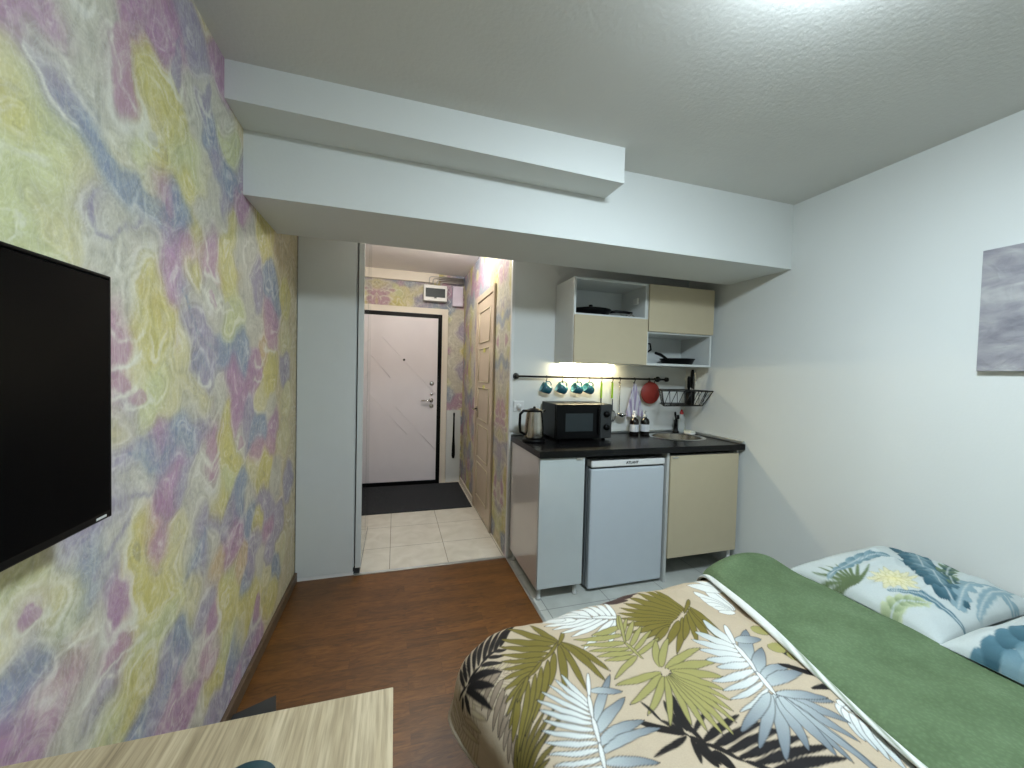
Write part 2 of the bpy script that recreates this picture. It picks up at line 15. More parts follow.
STROKES=[(6,0.007,[(1.078,2.134),(1.084,2.085),(1.099,2.021),(1.142,1.995),(1.167,1.981)]),(6,0.007,[(0.952,1.972),(0.974,1.914),(1.038,1.876),(1.114,1.854)]),(6,0.006,[(1.086,1.476),(1.112,1.456),(1.166,1.454),(1.193,1.476)]),(6,0.007,[(1.086,1.398),(1.119,1.380),(1.165,1.395),(1.185,1.426)]),(6,0.007,[(1.085,1.320),(1.129,1.305),(1.173,1.332)]),(6,0.007,[(1.523,1.805),(1.545,1.738),(1.590,1.688)]),(6,0.007,[(1.493,1.131),(1.528,1.067),(1.603,1.021),(1.661,1.036)]),(6,0.007,[(1.061,0.810),(1.092,0.768),(1.144,0.738),(1.175,0.749)]),(6,0.006,[(0.941,0.838),(1.003,0.815),(1.045,0.804)]),(6,0.007,[(1.045,0.675),(1.108,0.647),(1.163,0.655)]),(6,0.006,[(1.318,0.364),(1.401,0.385),(1.496,0.444)]),(6,0.005,[(0.889,1.907),(0.919,1.877),(0.973,1.838)]),(6,0.006,[(1.425,2.222),(1.475,2.163),(1.557,2.115)]),(6,0.006,[(1.490,1.650),(1.546,1.612),(1.622,1.607)]),(5,0.009,[(0.951,1.889),(0.986,1.865),(1.038,1.835),(1.114,1.809),(1.206,1.790),(1.293,1.798),(1.369,1.836)]),(5,0.008,[(1.226,1.773),(1.343,1.798),(1.403,1.855)]),(5,0.009,[(1.398,1.616),(1.458,1.518),(1.600,1.464),(1.806,1.465),(1.847,1.520)]),(5,0.010,[(1.128,1.159),(1.225,1.126),(1.328,1.147),(1.393,1.180)]),(5,0.009,[(1.344,1.173),(1.405,1.147),(1.429,1.190)]),(5,0.009,[(1.293,0.444),(1.361,0.479),(1.395,0.532)]),(5,0.010,[(0.858,0.809),(0.887,0.840),(0.908,0.852)]),(5,0.012,[(1.716,0.857),(1.835,0.880),(1.855,0.958)]),(5,0.008,[(1.724,0.122),(1.802,0.185),(1.844,0.240)]),(5,0.009,[(1.556,2.180),(1.634,2.121),(1.767,2.113),(1.849,2.091)]),(4,0.008,[(1.010,1.720),(1.037,1.680),(1.113,1.685),(1.186,1.721)]),(4,0.009,[(1.110,1.050),(1.225,1.063),(1.318,1.092)]),(4,0.011,[(1.018,0.934),(1.077,0.971),(1.145,1.001)])]
def lin(c):
    if isinstance(c,str): c=tuple(int(c[i:i+2],16) for i in (0,2,4))
    c=[x/255 for x in c[:3]]
    return tuple((x/12.92 if x<=.04045 else ((x+.055)/1.055)**2.4) for x in c)
# ---------------------------------------------------------------- materials
def nm(name):
    m=bpy.data.materials.new(name); m.use_nodes=True
    nt=m.node_tree; b=nt.nodes['Principled BSDF']
    return m,nt,b
def mat(name,col,rough=.5,metal=0,spec=.5,noise=.06,nscale=12,bump=0,bscale=60,coat=0,alpha=None,trans=0,emit=None,estr=0):
    m,nt,b=nm(name); N=nt.nodes; L=nt.links
    c=lin(col)
    b.inputs['Roughness'].default_value=rough; b.inputs['Metallic'].default_value=metal
    b.inputs['Specular IOR Level'].default_value=spec
    if coat: b.inputs['Coat Weight'].default_value=coat
    if trans: b.inputs['Transmission Weight'].default_value=trans
    tc=N.new('ShaderNodeTexCoord')
    n=N.new('ShaderNodeTexNoise'); n.inputs['Scale'].default_value=nscale; n.inputs['Detail'].default_value=4
    L.new(tc.outputs['Object'],n.inputs['Vector'])
    r=N.new('ShaderNodeValToRGB'); r.color_ramp.elements[0].position=.3; r.color_ramp.elements[1].position=.7
    r.color_ramp.elements[0].color=tuple(x*(1-noise) for x in c)+(1,); r.color_ramp.elements[1].color=tuple(min(1,x*(1+noise)) for x in c)+(1,)
    L.new(n.outputs['Fac'],r.inputs['Fac']); L.new(r.outputs['Color'],b.inputs['Base Color'])
    if bump:
        n2=N.new('ShaderNodeTexNoise'); n2.inputs['Scale'].default_value=bscale; n2.inputs['Detail'].default_value=5
        L.new(tc.outputs['Object'],n2.inputs['Vector'])
        bp=N.new('ShaderNodeBump'); bp.inputs['Strength'].default_value=bump; bp.inputs['Distance'].default_value=.01
        L.new(n2.outputs['Fac'],bp.inputs['Height']); L.new(bp.outputs['Normal'],b.inputs['Normal'])
    if emit:
        b.inputs['Emission Color'].default_value=lin(emit)+(1,); b.inputs['Emission Strength'].default_value=estr
    return m
def vcmat(name,rough=.6,bump=.2,bscale=300,spec=.3,nz=.06,fine=120,dist=.002,weave=0):
    m,nt,b=nm(name); N=nt.nodes; L=nt.links
    a=N.new('ShaderNodeAttribute'); a.attribute_name='pattern'
    tc=N.new('ShaderNodeTexCoord')
    n=N.new('ShaderNodeTexNoise'); n.inputs['Scale'].default_value=fine; n.inputs['Detail'].default_value=5
    L.new(tc.outputs['Object'],n.inputs['Vector'])
    mp=N.new('ShaderNodeMapRange'); mp.inputs['From Min'].default_value=.3; mp.inputs['From Max'].default_value=.7
    mp.inputs['To Min'].default_value=1-nz; mp.inputs['To Max'].default_value=1+nz
    L.new(n.outputs['Fac'],mp.inputs['Value'])
    mx=N.new('ShaderNodeVectorMath'); mx.operation='SCALE'
    L.new(a.outputs['Color'],mx.inputs[0]); L.new(mp.outputs['Result'],mx.inputs['Scale'])
    L.new(mx.outputs['Vector'],b.inputs['Base Color'])
    b.inputs['Roughness'].default_value=rough; b.inputs['Specular IOR Level'].default_value=spec
    bp=N.new('ShaderNodeBump'); bp.inputs['Strength'].default_value=bump; bp.inputs['Distance'].default_value=dist
    if weave:
        w=N.new('ShaderNodeTexVoronoi'); w.inputs['Scale'].default_value=weave
        L.new(tc.outputs['Object'],w.inputs['Vector']); L.new(w.outputs['Distance'],bp.inputs['Height'])
    else:
        n2=N.new('ShaderNodeTexNoise'); n2.inputs['Scale'].default_value=bscale
        L.new(tc.outputs['Object'],n2.inputs['Vector']); L.new(n2.outputs['Fac'],bp.inputs['Height'])
    L.new(bp.outputs['Normal'],b.inputs['Normal'])
    return m
def ramp(N,stops):
    r=N.new('ShaderNodeValToRGB'); e=r.color_ramp.elements
    while len(e)<len(stops): e.new(.5)
    for i,(p,c) in enumerate(stops): e[i].position=p; e[i].color=lin(c)+(1,)
    return r
def woodfloor():
    m,nt,b=nm('laminate'); N=nt.nodes; L=nt.links
    tc=N.new('ShaderNodeTexCoord')
    br=N.new('ShaderNodeTexBrick'); br.inputs['Scale'].default_value=1; br.inputs['Brick Width'].default_value=.42; br.inputs['Row Height'].default_value=.065
    br.offset=.37; br.offset_frequency=2; br.inputs['Mortar Size'].default_value=.0012; br.inputs['Color1'].default_value=(0,0,0,1); br.inputs['Color2'].default_value=(1,1,1,1); br.inputs['Mortar'].default_value=(.1,.1,.1,1)
    br.inputs['Mortar Smooth'].default_value=.3
    L.new(tc.outputs['Object'],br.inputs['Vector'])
    mp=N.new('ShaderNodeMapping'); mp.inputs['Scale'].default_value=(4,18,3)
    ad=N.new('ShaderNodeVectorMath'); ad.operation='MULTIPLY_ADD'; ad.inputs[1].default_value=(4,9,0)
    L.new(br.outputs['Color'],ad.inputs[0]); L.new(tc.outputs['Object'],ad.inputs[2]); L.new(ad.outputs['Vector'],mp.inputs['Vector'])
    n=N.new('ShaderNodeTexNoise'); n.inputs['Scale'].default_value=2.2; n.inputs['Detail'].default_value=8; n.inputs['Distortion'].default_value=1.4; n.inputs['Roughness'].default_value=.62
    L.new(mp.outputs['Vector'],n.inputs['Vector'])
    r=ramp(N,[(.28,'47290f'),(.45,'5f3a14'),(.6,'6f461b'),(.78,'7d5322')])
    L.new(n.outputs['Fac'],r.inputs['Fac'])
    mr=N.new('ShaderNodeMapRange'); mr.inputs['To Min'].default_value=.74; mr.inputs['To Max'].default_value=1.16
    L.new(br.outputs['Color'],mr.inputs['Value'])
    s=N.new('ShaderNodeVectorMath'); s.operation='SCALE'; L.new(r.outputs['Color'],s.inputs[0]); L.new(mr.outputs['Result'],s.inputs['Scale'])
    L.new(s.outputs['Vector'],b.inputs['Base Color'])
    b.inputs['Roughness'].default_value=.38
    bp=N.new('ShaderNodeBump'); bp.inputs['Strength'].default_value=.08; bp.inputs['Distance'].default_value=.002; L.new(n.outputs['Fac'],bp.inputs['Height']); L.new(bp.outputs['Normal'],b.inputs['Normal'])
    return m
def tilefloor(name,c1,c2,grout,size,ox,oy,rough=.25):
    m,nt,b=nm(name); N=nt.nodes; L=nt.links
    tc=N.new('ShaderNodeTexCoord'); mp=N.new('ShaderNodeMapping'); mp.inputs['Location'].default_value=(-ox,-oy,0)
    L.new(tc.outputs['Object'],mp.inputs['Vector'])
    br=N.new('ShaderNodeTexBrick'); br.inputs['Scale'].default_value=1; br.inputs['Brick Width'].default_value=size; br.inputs['Row Height'].default_value=size; br.offset=0
    br.inputs['Mortar Size'].default_value=.0025; br.inputs['Mortar Smooth'].default_value=.2
    n=N.new('ShaderNodeTexNoise'); n.inputs['Scale'].default_value=6; n.inputs['Detail'].default_value=7; n.inputs['Distortion'].default_value=.8; L.new(tc.outputs['Object'],n.inputs['Vector'])
    r=ramp(N,[(.35,c1),(.65,c2)]); L.new(n.outputs['Fac'],r.inputs['Fac'])
    L.new(mp.outputs['Vector'],br.inputs['Vector']); L.new(r.outputs['Color'],br.inputs['Color1']); L.new(r.outputs['Color'],br.inputs['Color2'])
    br.inputs['Mortar'].default_value=lin(grout)+(1,)
    L.new(br.outputs['Color'],b.inputs['Base Color']); b.inputs['Roughness'].default_value=rough
    return m
def oak():
    m,nt,b=nm('light_oak'); N=nt.nodes; L=nt.links
    tc=N.new('ShaderNodeTexCoord'); mp=N.new('ShaderNodeMapping'); mp.inputs['Scale'].default_value=(12,.45,8)
    L.new(tc.outputs['Object'],mp.inputs['Vector'])
    n=N.new('ShaderNodeTexNoise'); n.inputs['Scale'].default_value=2; n.inputs['Detail'].default_value=9; n.inputs['Roughness'].default_value=.65; n.inputs['Distortion'].default_value=.5
    L.new(mp.outputs['Vector'],n.inputs['Vector'])
    r=ramp(N,[(.3,'97876b'),(.5,'b09f80'),(.7,'c3b395')]); L.new(n.outputs['Fac'],r.inputs['Fac'])
    mp2=N.new('ShaderNodeMapping'); mp2.inputs['Scale'].default_value=(50,2.5,8); L.new(tc.outputs['Object'],mp2.inputs['Vector'])
    n2=N.new('ShaderNodeTexNoise'); n2.inputs['Scale'].default_value=4; n2.inputs['Detail'].default_value=5; L.new(mp2.outputs['Vector'],n2.inputs['Vector'])
    r2=ramp(N,[(.35,'d8d6d2'),(.6,'ffffff')]); L.new(n2.outputs['Fac'],r2.inputs['Fac'])
    mx=N.new('ShaderNodeMix'); mx.data_type='RGBA'; mx.blend_type='MULTIPLY'; mx.inputs['Factor'].default_value=1
    L.new(r.outputs['Color'],mx.inputs['A']); L.new(r2.outputs['Color'],mx.inputs['B']); L.new(mx.outputs['Result'],b.inputs['Base Color'])
    b.inputs['Roughness'].default_value=.45
    bp=N.new('ShaderNodeBump'); bp.inputs['Strength'].default_value=.15; bp.inputs['Distance'].default_value=.001; L.new(n2.outputs['Fac'],bp.inputs['Height']); L.new(bp.outputs['Normal'],b.inputs['Normal'])
    return m
def painting():
    m,nt,b=nm('abstract_canvas'); N=nt.nodes; L=nt.links
    tc=N.new('ShaderNodeTexCoord'); mp=N.new('ShaderNodeMapping'); mp.inputs['Scale'].default_value=(1,1.2,2.6); L.new(tc.outputs['Object'],mp.inputs['Vector'])
    n=N.new('ShaderNodeTexNoise'); n.inputs['Scale'].default_value=5; n.inputs['Detail'].default_value=8; n.inputs['Distortion'].default_value=1.2; L.new(mp.outputs['Vector'],n.inputs['Vector'])
    r=ramp(N,[(.3,'74727a'),(.48,'918e94'),(.6,'9f9c9f'),(.75,'b3b0b0')]); L.new(n.outputs['Fac'],r.inputs['Fac'])
    # lighter impasto ridge across the middle
    sp=N.new('ShaderNodeSeparateXYZ'); L.new(tc.outputs['Object'],sp.inputs['Vector'])
    w=N.new('ShaderNodeTexNoise'); w.inputs['Scale'].default_value=9; w.inputs['Detail'].default_value=6; L.new(tc.outputs['Object'],w.inputs['Vector'])
    ma=N.new('ShaderNodeMath'); ma.operation='MULTIPLY_ADD'; ma.inputs[1].default_value=.35; L.new(w.outputs['Fac'],ma.inputs[0]); L.new(sp.outputs['Z'],ma.inputs[2])
    rr=ramp(N,[(.16,'000000'),(.22,'ffffff'),(.27,'505050'),(.34,'000000')]); L.new(ma.outputs['Value'],rr.inputs['Fac'])
    mx=N.new('ShaderNodeMix'); mx.data_type='RGBA'; mx.inputs['B'].default_value=lin('b5b3b2')+(1,); L.new(r.outputs['Color'],mx.inputs['A'])
    mm=N.new('ShaderNodeMath'); mm.operation='MULTIPLY'; mm.inputs[1].default_value=.6; L.new(rr.outputs['Color'],mm.inputs[0]); L.new(mm.outputs['Value'],mx.inputs['Factor'])
    L.new(mx.outputs['Result'],b.inputs['Base Color']); b.inputs['Roughness'].default_value=.6
    bp=N.new('ShaderNodeBump'); bp.inputs['Strength'].default_value=.6; bp.inputs['Distance'].default_value=.01
    n3=N.new('ShaderNodeTexNoise'); n3.inputs['Scale'].default_value=14; n3.inputs['Detail'].default_value=7; n3.inputs['Distortion'].default_value=2; L.new(tc.outputs['Object'],n3.inputs['Vector'])
    L.new(n3.outputs['Fac'],bp.inputs['Height']); L.new(bp.outputs['Normal'],b.inputs['Normal'])
    return m
M={}
M['wall']=mat('white_wall_paint','d6d8d5',.75,noise=.012,nscale=2,bump=.05,bscale=90)
M['ceil']=mat('ceiling_plaster','d2d1cc',.85,noise=.02,nscale=3,bump=.12,bscale=60)
M['hallceil']=mat('hall_ceiling_paint','f0eced',.7,noise=.01,bump=.05)
M['white']=mat('white_plastic','dcdcda',.4,noise=.01)
M['panel']=mat('white_melamine','cfd2d0',.35,noise=.01)
M['panelgrey']=mat('cabinet_carcass_grey','b9bab7',.4,noise=.02)
M['gloss']=mat('glossy_white_door','b9bfbf',.22,noise=.01,coat=.4)
M['sidepanel']=mat('glossy_side_panel','cdc8c6',.16,noise=.01,coat=.6)
M['beige']=mat('beige_laminate','bdb094',.4,noise=.015)
M['beigedoor']=mat('beige_door_foil','bfae99',.4,noise=.03)
M['mirror']=mat('mirror_glass','c8ccca',.03,metal=1,noise=.0)
M['black']=mat('black_plastic','060607',.35,spec=.15,noise=.1)
M['blackm']=mat('black_metal','141413',.4,metal=.3,noise=.1)
M['counter']=mat('black_worktop','0f0e0f',.25,spec=.22,noise=.25,nscale=140,bump=.05,bscale=200)
M['steel']=mat('brushed_steel','b8b2a8',.22,metal=1,noise=.05,nscale=40)
M['chrome']=mat('chrome','cfcfcf',.12,metal=1,noise=.02)
M['alu']=mat('aluminium_trim','bfc2c0',.35,metal=.8,noise=.02)
M['fridge']=mat('fridge_enamel','bcc3c9',.32,noise=.01)
M['fridgeside']=mat('fridge_side_grey','7d8284',.4,noise=.02)
M['glassdark']=mat('dark_oven_glass','2a3133',.45,spec=.3,noise=.05)
M['screen']=mat('black_screen','030304',.35,noise=.05,spec=.04)
M['darkgrey']=mat('dark_grey_plastic','2b2d2e',.4,noise=.1)
M['teal']=mat('teal_ceramic','27606e',.15,noise=.1,coat=.5)
M['tealdk']=mat('dark_teal_lid','1c3c42',.3,noise=.1)
M['tealin']=mat('pale_teal_glaze','7fb4ba',.2,noise=.05)
M['green']=mat('lime_green_silicone','9bc81a',.4,noise=.05)
M['red']=mat('brick_red_silicone','8e2c22',.5,noise=.08)
M['redcap']=mat('red_cap','b01818',.35)
M['label']=mat('white_label','d8d8dc',.6,noise=.03)
M['darkbottle']=mat('dark_brown_bottle','15100f',.15,noise=.1)
M['clear']=mat('clear_plastic','dfe3e0',.15,trans=.45,noise=.0)
M['doorleaf']=mat('lilac_white_door','dcd5d8',.38,noise=.02,nscale=4)
M['casing']=mat('cream_casing','ddd3c4',.45,noise=.01)
M['rug']=mat('charcoal_mat','24262a',.95,noise=.35,nscale=60,bump=.8,bscale=180)
M['baseb']=mat('brown_baseboard','5a4733',.5,noise=.15,nscale=20)
M['metalbox']=mat('grey_conduit','b5b1aa',.4,metal=.6,noise=.1)
M['meter']=mat('lilac_white_box','cfc4d6',.5)
M['tiepoint']=mat('yellow_note','c9c765',.6)
M['foam']=mat('white_sponge','d8d8cc',.8,bump=.3)
M['mattress']=mat('white_mattress','c6cbc9',.8,bump=.2)
M['hem']=mat('hem_binding','a89c8a',.8,bump=.2)
M['bedframe']=mat('dark_bed_base','2a2420',.6)
M['canvas']=painting()
M['floor']=woodfloor(); M['oak']=oak()
M['tile']=tilefloor('cream_hall_tile','cfc8b8','dcd6c8','8e8878',.41,.59-.41*3,3.125-.41*4)
M['tile2']=tilefloor('grey_kitchen_tile','b7b9b2','c6c8c1','7d7f7a',.41,1.90-.41*3,2.07-.41*4,.3)
M['oakedge']=mat('oak_edge','a8956f',.5,noise=.05)
M['lamp']=mat('lamp_diffuser','ffffff',.5,emit=(226,244,255),estr=158)
M['led']=mat('led_strip_diffuser','ffffff',.5,emit=(255,238,190),estr=130)
M['hlamp']=mat('downlight_diffuser','ffffff',.5,emit=(255,250,240),estr=225)
def wpmat():
    m=vcmat('marbled_wallpaper',.62,.10,220,.3,.05,150,.002); nt=m.node_tree; N=nt.nodes; L=nt.links; b=N['Principled BSDF']
    src=b.inputs['Base Color'].links[0].from_socket
    tc=N.new('ShaderNodeTexCoord')
    def ridge(scale,dist,lo,hi,sx):
        mp=N.new('ShaderNodeMapping'); mp.inputs['Scale'].default_value=(1,1,sx); mp.inputs['Rotation'].default_value=(.5,.2,.3); L.new(tc.outputs['Object'],mp.inputs['Vector'])
        n=N.new('ShaderNodeTexNoise'); n.inputs['Scale'].default_value=scale; n.inputs['Detail'].default_value=6; n.inputs['Distortion'].default_value=dist; n.inputs['Roughness'].default_value=.6
        L.new(mp.outputs['Vector'],n.inputs['Vector'])
        s=N.new('ShaderNodeMath'); s.operation='SUBTRACT'; s.inputs[1].default_value=.5; L.new(n.outputs['Fac'],s.inputs[0])
        ab=N.new('ShaderNodeMath'); ab.operation='ABSOLUTE'; L.new(s.outputs[0],ab.inputs[0])
        mr=N.new('ShaderNodeMapRange'); mr.inputs['From Min'].default_value=0; mr.inputs['From Max'].default_value=.05; mr.inputs['To Min'].default_value=hi; mr.inputs['To Max'].default_value=lo; L.new(ab.outputs[0],mr.inputs['Value'])
        return mr.outputs['Result']
    def mix(s,fac,col):
        mx=N.new('ShaderNodeMix'); mx.data_type='RGBA'; L.new(s,mx.inputs['A']); mx.inputs['B'].default_value=lin(col)+(1,); L.new(fac,mx.inputs['Factor']); return mx.outputs['Result']
    s=mix(src,ridge(7,2.2,0,.15,.55),'e2e0cc'); s=mix(s,ridge(15,3,0,.13,.5),'ecebe0'); s=mix(s,ridge(22,2.4,0,.14,.6),'a8a078')
    L.new(s,b.inputs['Base Color']); return m
M['wp']=wpmat()
M['quilt']=vcmat('palm_print_quilt',.7,.25,500,.3,.05,300,.001)
M['pillow']=vcmat('leaf_print_pillowcase',.7,.12,60,.25,.03,200,.004)
M['leaf_fold']=vcmat('fold_edge_print',.7,.1,300,.25,.03,200,.001)
def greencloth():
    m,nt,b=nm('green_quilted_cloth'); N=nt.nodes; L=nt.links
    tc=N.new('ShaderNodeTexCoord')
    v=N.new('ShaderNodeTexVoronoi'); v.inputs['Scale'].default_value=105; L.new(tc.outputs['Object'],v.inputs['Vector'])
    n=N.new('ShaderNodeTexNoise'); n.inputs['Scale'].default_value=9; n.inputs['Detail'].default_value=6; L.new(tc.outputs['Object'],n.inputs['Vector'])
    r=ramp(N,[(.3,'586b4c'),(.55,'617555'),(.75,'6b7f5e')]); L.new(n.outputs['Fac'],r.inputs['Fac'])
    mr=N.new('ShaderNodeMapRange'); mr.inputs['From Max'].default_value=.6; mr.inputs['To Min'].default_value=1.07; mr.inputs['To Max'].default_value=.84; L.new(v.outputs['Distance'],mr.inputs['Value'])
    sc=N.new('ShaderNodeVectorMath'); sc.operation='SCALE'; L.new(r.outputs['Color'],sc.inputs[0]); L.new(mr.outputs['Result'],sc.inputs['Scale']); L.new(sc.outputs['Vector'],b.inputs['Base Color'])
    b.inputs['Roughness'].default_value=.85; b.inputs['Specular IOR Level'].default_value=.2
    bp=N.new('ShaderNodeBump'); bp.inputs['Strength'].default_value=.45; bp.inputs['Distance'].default_value=.004; L.new(v.outputs['Distance'],bp.inputs['Height'])
    bp2=N.new('ShaderNodeBump'); bp2.inputs['Strength'].default_value=.3; bp2.inputs['Distance'].default_value=.02; L.new(n.outputs['Fac'],bp2.inputs['Height']); L.new(bp.outputs['Normal'],bp2.inputs['Normal'])
    L.new(bp2.outputs['Normal'],b.inputs['Normal'])
    return m
M['green_cloth']=greencloth()
def towelmat():
    m,nt,b=nm('checked_towel'); N=nt.nodes; L=nt.links
    tc=N.new('ShaderNodeTexCoord'); w=N.new('ShaderNodeTexWave'); w.inputs['Scale'].default_value=14; w.inputs['Distortion'].default_value=1
    L.new(tc.outputs['Object'],w.inputs['Vector']); r=ramp(N,[(.45,'d9d5dc'),(.75,'a99bb6')]); L.new(w.outputs['Fac'],r.inputs['Fac']); L.new(r.outputs['Color'],b.inputs['Base Color']); b.inputs['Roughness'].default_value=.9
    return m
M['towel']=towelmat()
# ---------------------------------------------------------------- mesh helpers
class MB:
    def __init__(s): s.bm=bmesh.new()
    def _add(s,vs,fs,smooth=False):
        bv=[s.bm.verts.new(v) for v in vs]
        for f in fs:
            try:
                q=s.bm.faces.new([bv[i] for i in f]); q.smooth=smooth
            except ValueError: pass
        return bv
    def box(s,a,b,bev=0,rot=None,seg=2):
        x0,y0,z0=[min(a[i],b[i]) for i in range(3)]; x1,y1,z1=[max(a[i],b[i]) for i in range(3)]
        vs=[(x,y,z) for z in (z0,z1) for y in (y0,y1) for x in (x0,x1)]
        fs=[(0,2,3,1),(4,5,7,6),(0,1,5,4),(2,6,7,3),(0,4,6,2),(1,3,7,5)]
        bv=s._add(vs,fs)
        if bev:
            es=set(e for v in bv for e in v.link_edges)
            r=bmesh.ops.bevel(s.bm,geom=list(es),offset=bev,segments=seg,affect='EDGES',profile=.5)
        return s
    def rod(s,p,q,r,seg=12,r2=None,cap=True):
        return s.tube([p,q],r,seg,rs=[r,r2 if r2 is not None else r],cap=cap)
    def tube(s,path,r,seg=8,rs=None,cap=True,closed=False):
        P=[Vector(p) for p in path]; n=len(P); rings=[]
        up=None
        for i in range(n):
            if closed: t=(P[(i+1)%n]-P[i-1]).normalized()
            elif i==0: t=(P[1]-P[0]).normalized()
            elif i==n-1: t=(P[-1]-P[-2]).normalized()
            else: t=((P[i+1]-P[i]).normalized()+(P[i]-P[i-1]).normalized()).normalized()
            if up is None:
                up=Vector((0,0,1)) if abs(t.z)<.9 else Vector((1,0,0))
            u=t.cross(up).normalized(); w=u.cross(t).normalized(); up=w
            rr=rs[i] if rs else r
            rings.append([s.bm.verts.new(P[i]+u*math.cos(2*pi*k/seg)*rr+w*math.sin(2*pi*k/seg)*rr) for k in range(seg)])
        m=n if closed else n-1
        for i in range(m):
            A=rings[i];B=rings[(i+1)%n]
            for k in range(seg):
                f=s.bm.faces.new((A[k],A[(k+1)%seg],B[(k+1)%seg],B[k])); f.smooth=True
        if cap and not closed:
            s.bm.faces.new(rings[0][::-1]); s.bm.faces.new(rings[-1])
        return s
    def lathe(s,prof,c=(0,0,0),seg=28,mtx=None,sx=1,sy=1):
        rings=[]
        for r,z in prof:
            ring=[]
            for k in range(seg):
                v=Vector((math.cos(2*pi*k/seg)*max(r,1e-5)*sx,math.sin(2*pi*k/seg)*max(r,1e-5)*sy,z))
                if mtx: v=mtx@v
                ring.append(s.bm.verts.new(v+Vector(c)))
            rings.append(ring)
        for A,B in zip(rings,rings[1:]):
            for k in range(seg):
                f=s.bm.faces.new((A[k],A[(k+1)%seg],B[(k+1)%seg],B[k])); f.smooth=True
        return s
    def poly(s,pts,vec,smooth=False):
        """extruded polygon"""
        n=len(pts); v=Vector(vec); a=[Vector(p) for p in pts]
        vs=a+[p+v for p in a]
        fs=[tuple(range(n))[::-1],tuple(range(n,2*n))]+[(i,(i+1)%n,n+(i+1)%n,n+i) for i in range(n)]
        s._add(vs,fs); return s
    def hexa(s,pts):
        s._add(pts,[(0,2,3,1),(4,5,7,6),(0,1,5,4),(2,6,7,3),(0,4,6,2),(1,3,7,5)]); return s
def root(o):
    while o.parent: o=o.parent
    return o
def setp(o,label=None,cat=None,group=None,kind=None):
    if label: o['label']=label
    if cat: o['category']=cat
    if group: o['group']=group
    if kind: o['kind']=kind
    return o
def link_mesh(name,me,m,parent=None,loc=(0,0,0)):
    o=bpy.data.objects.new(name,me); C.objects.link(o)
    if m: me.materials.append(m)
    if parent: o.parent=parent
    else: o.location=loc
    return o
def build(name,mb,m,parent=None,loc=(0,0,0),label=None,local=False):
    bm=mb.bm
    bmesh.ops.remove_doubles(bm,verts=bm.verts,dist=1e-6)
    bmesh.ops.recalc_face_normals(bm,faces=bm.faces)
    org=Vector(root(parent).location) if parent else Vector(loc)
    if local: org=Vector((0,0,0))
    for v in bm.verts: v.co-=org
    me=bpy.data.meshes.new(name); bm.to_mesh(me); bm.free()
    o=link_mesh(name,me,m,parent,loc)
    if label: o['label']=label
    return o
def thing(name,label,cat,loc,group=None):
    o=bpy.data.objects.new(name,None); C.objects.link(o); o.location=loc; o.empty_display_size=.05
    return setp(o,label,cat,group)
def struct(name,mb,m,parent=None,loc=(0,0,0)):
    o=build(name,mb,m,parent,loc)
    if not parent: o['kind']='structure'
    return o
def copy_tree(o,parent=None):
    c=o.copy(); C.objects.link(c)
    if parent: c.parent=parent
    for ch in o.children: copy_tree(ch,c)
    return c
def B(a,b,bev=0): return MB().box(a,b,bev)
def grid_mesh(name,co,cols=None,m=None,parent=None,loc=(0,0,0),flip=False,keep=None):
    """co: (nu,nv,3) array -> one smooth mesh, optional per-vertex pattern"""
    nu,nv=co.shape[:2]; v=(co.reshape(-1,3)-np.array(root(parent).location if parent else loc)).astype(np.float32)
    idx=np.arange(nu*nv).reshape(nu,nv)
    q=np.stack([idx[:-1,:-1],idx[1:,:-1],idx[1:,1:],idx[:-1,1:]],-1).reshape(-1,4)
    if flip: q=q[:,::-1]
    if keep is not None: q=q[keep.reshape(-1)[q].all(1)]
    me=bpy.data.meshes.new(name); me.vertices.add(len(v)); me.vertices.foreach_set('co',v.ravel())
    me.loops.add(q.size); me.loops.foreach_set('vertex_index',q.ravel().astype(np.int32))
    me.polygons.add(len(q)); me.polygons.foreach_set('loop_start',np.arange(0,q.size,4,dtype=np.int32))
    me.polygons.foreach_set('use_smooth',np.ones(len(q),dtype=bool))
    me.update(calc_edges=True)
    if cols is not None:
        a=me.color_attributes.new('pattern','FLOAT_COLOR','POINT')
        c=np.ones((len(v),4),np.float32); c[:,:3]=cols.reshape(-1,3); a.data.foreach_set('color',c.ravel())
    me.validate()
    return link_mesh(name,me,m,parent,loc)
def text_mesh(name,txt,size,m,parent,pos,rot,ext=.0006,sx=1,bold=0):
    cu=bpy.data.curves.new(name,'FONT'); cu.body=txt; cu.size=size; cu.extrude=ext; cu.align_x='CENTER'; cu.align_y='CENTER'; cu.offset=bold
    t=bpy.data.objects.new(name+'_src',cu); C.objects.link(t)
    dg=bpy.context.evaluated_depsgraph_get(); me=bpy.data.meshes.new_from_object(t.evaluated_get(dg))
    bpy.data.objects.remove(t); bpy.data.curves.remove(cu)
    me.name=name
    mt=Matrix.Translation(Vector(pos)-Vector(root(parent).location))@rot.to_4x4()@Matrix.Diagonal((sx,1,1,1))
    me.transform(mt)
    me.materials.clear()
    o=link_mesh(name,me,m,parent); return o
# ---------------------------------------------------------------- dimensions (metres)
W=3.0012; HC=2.4987; HH=2.584; YB=-1.7; YK=2.742; YD=4.846; XR=1.424
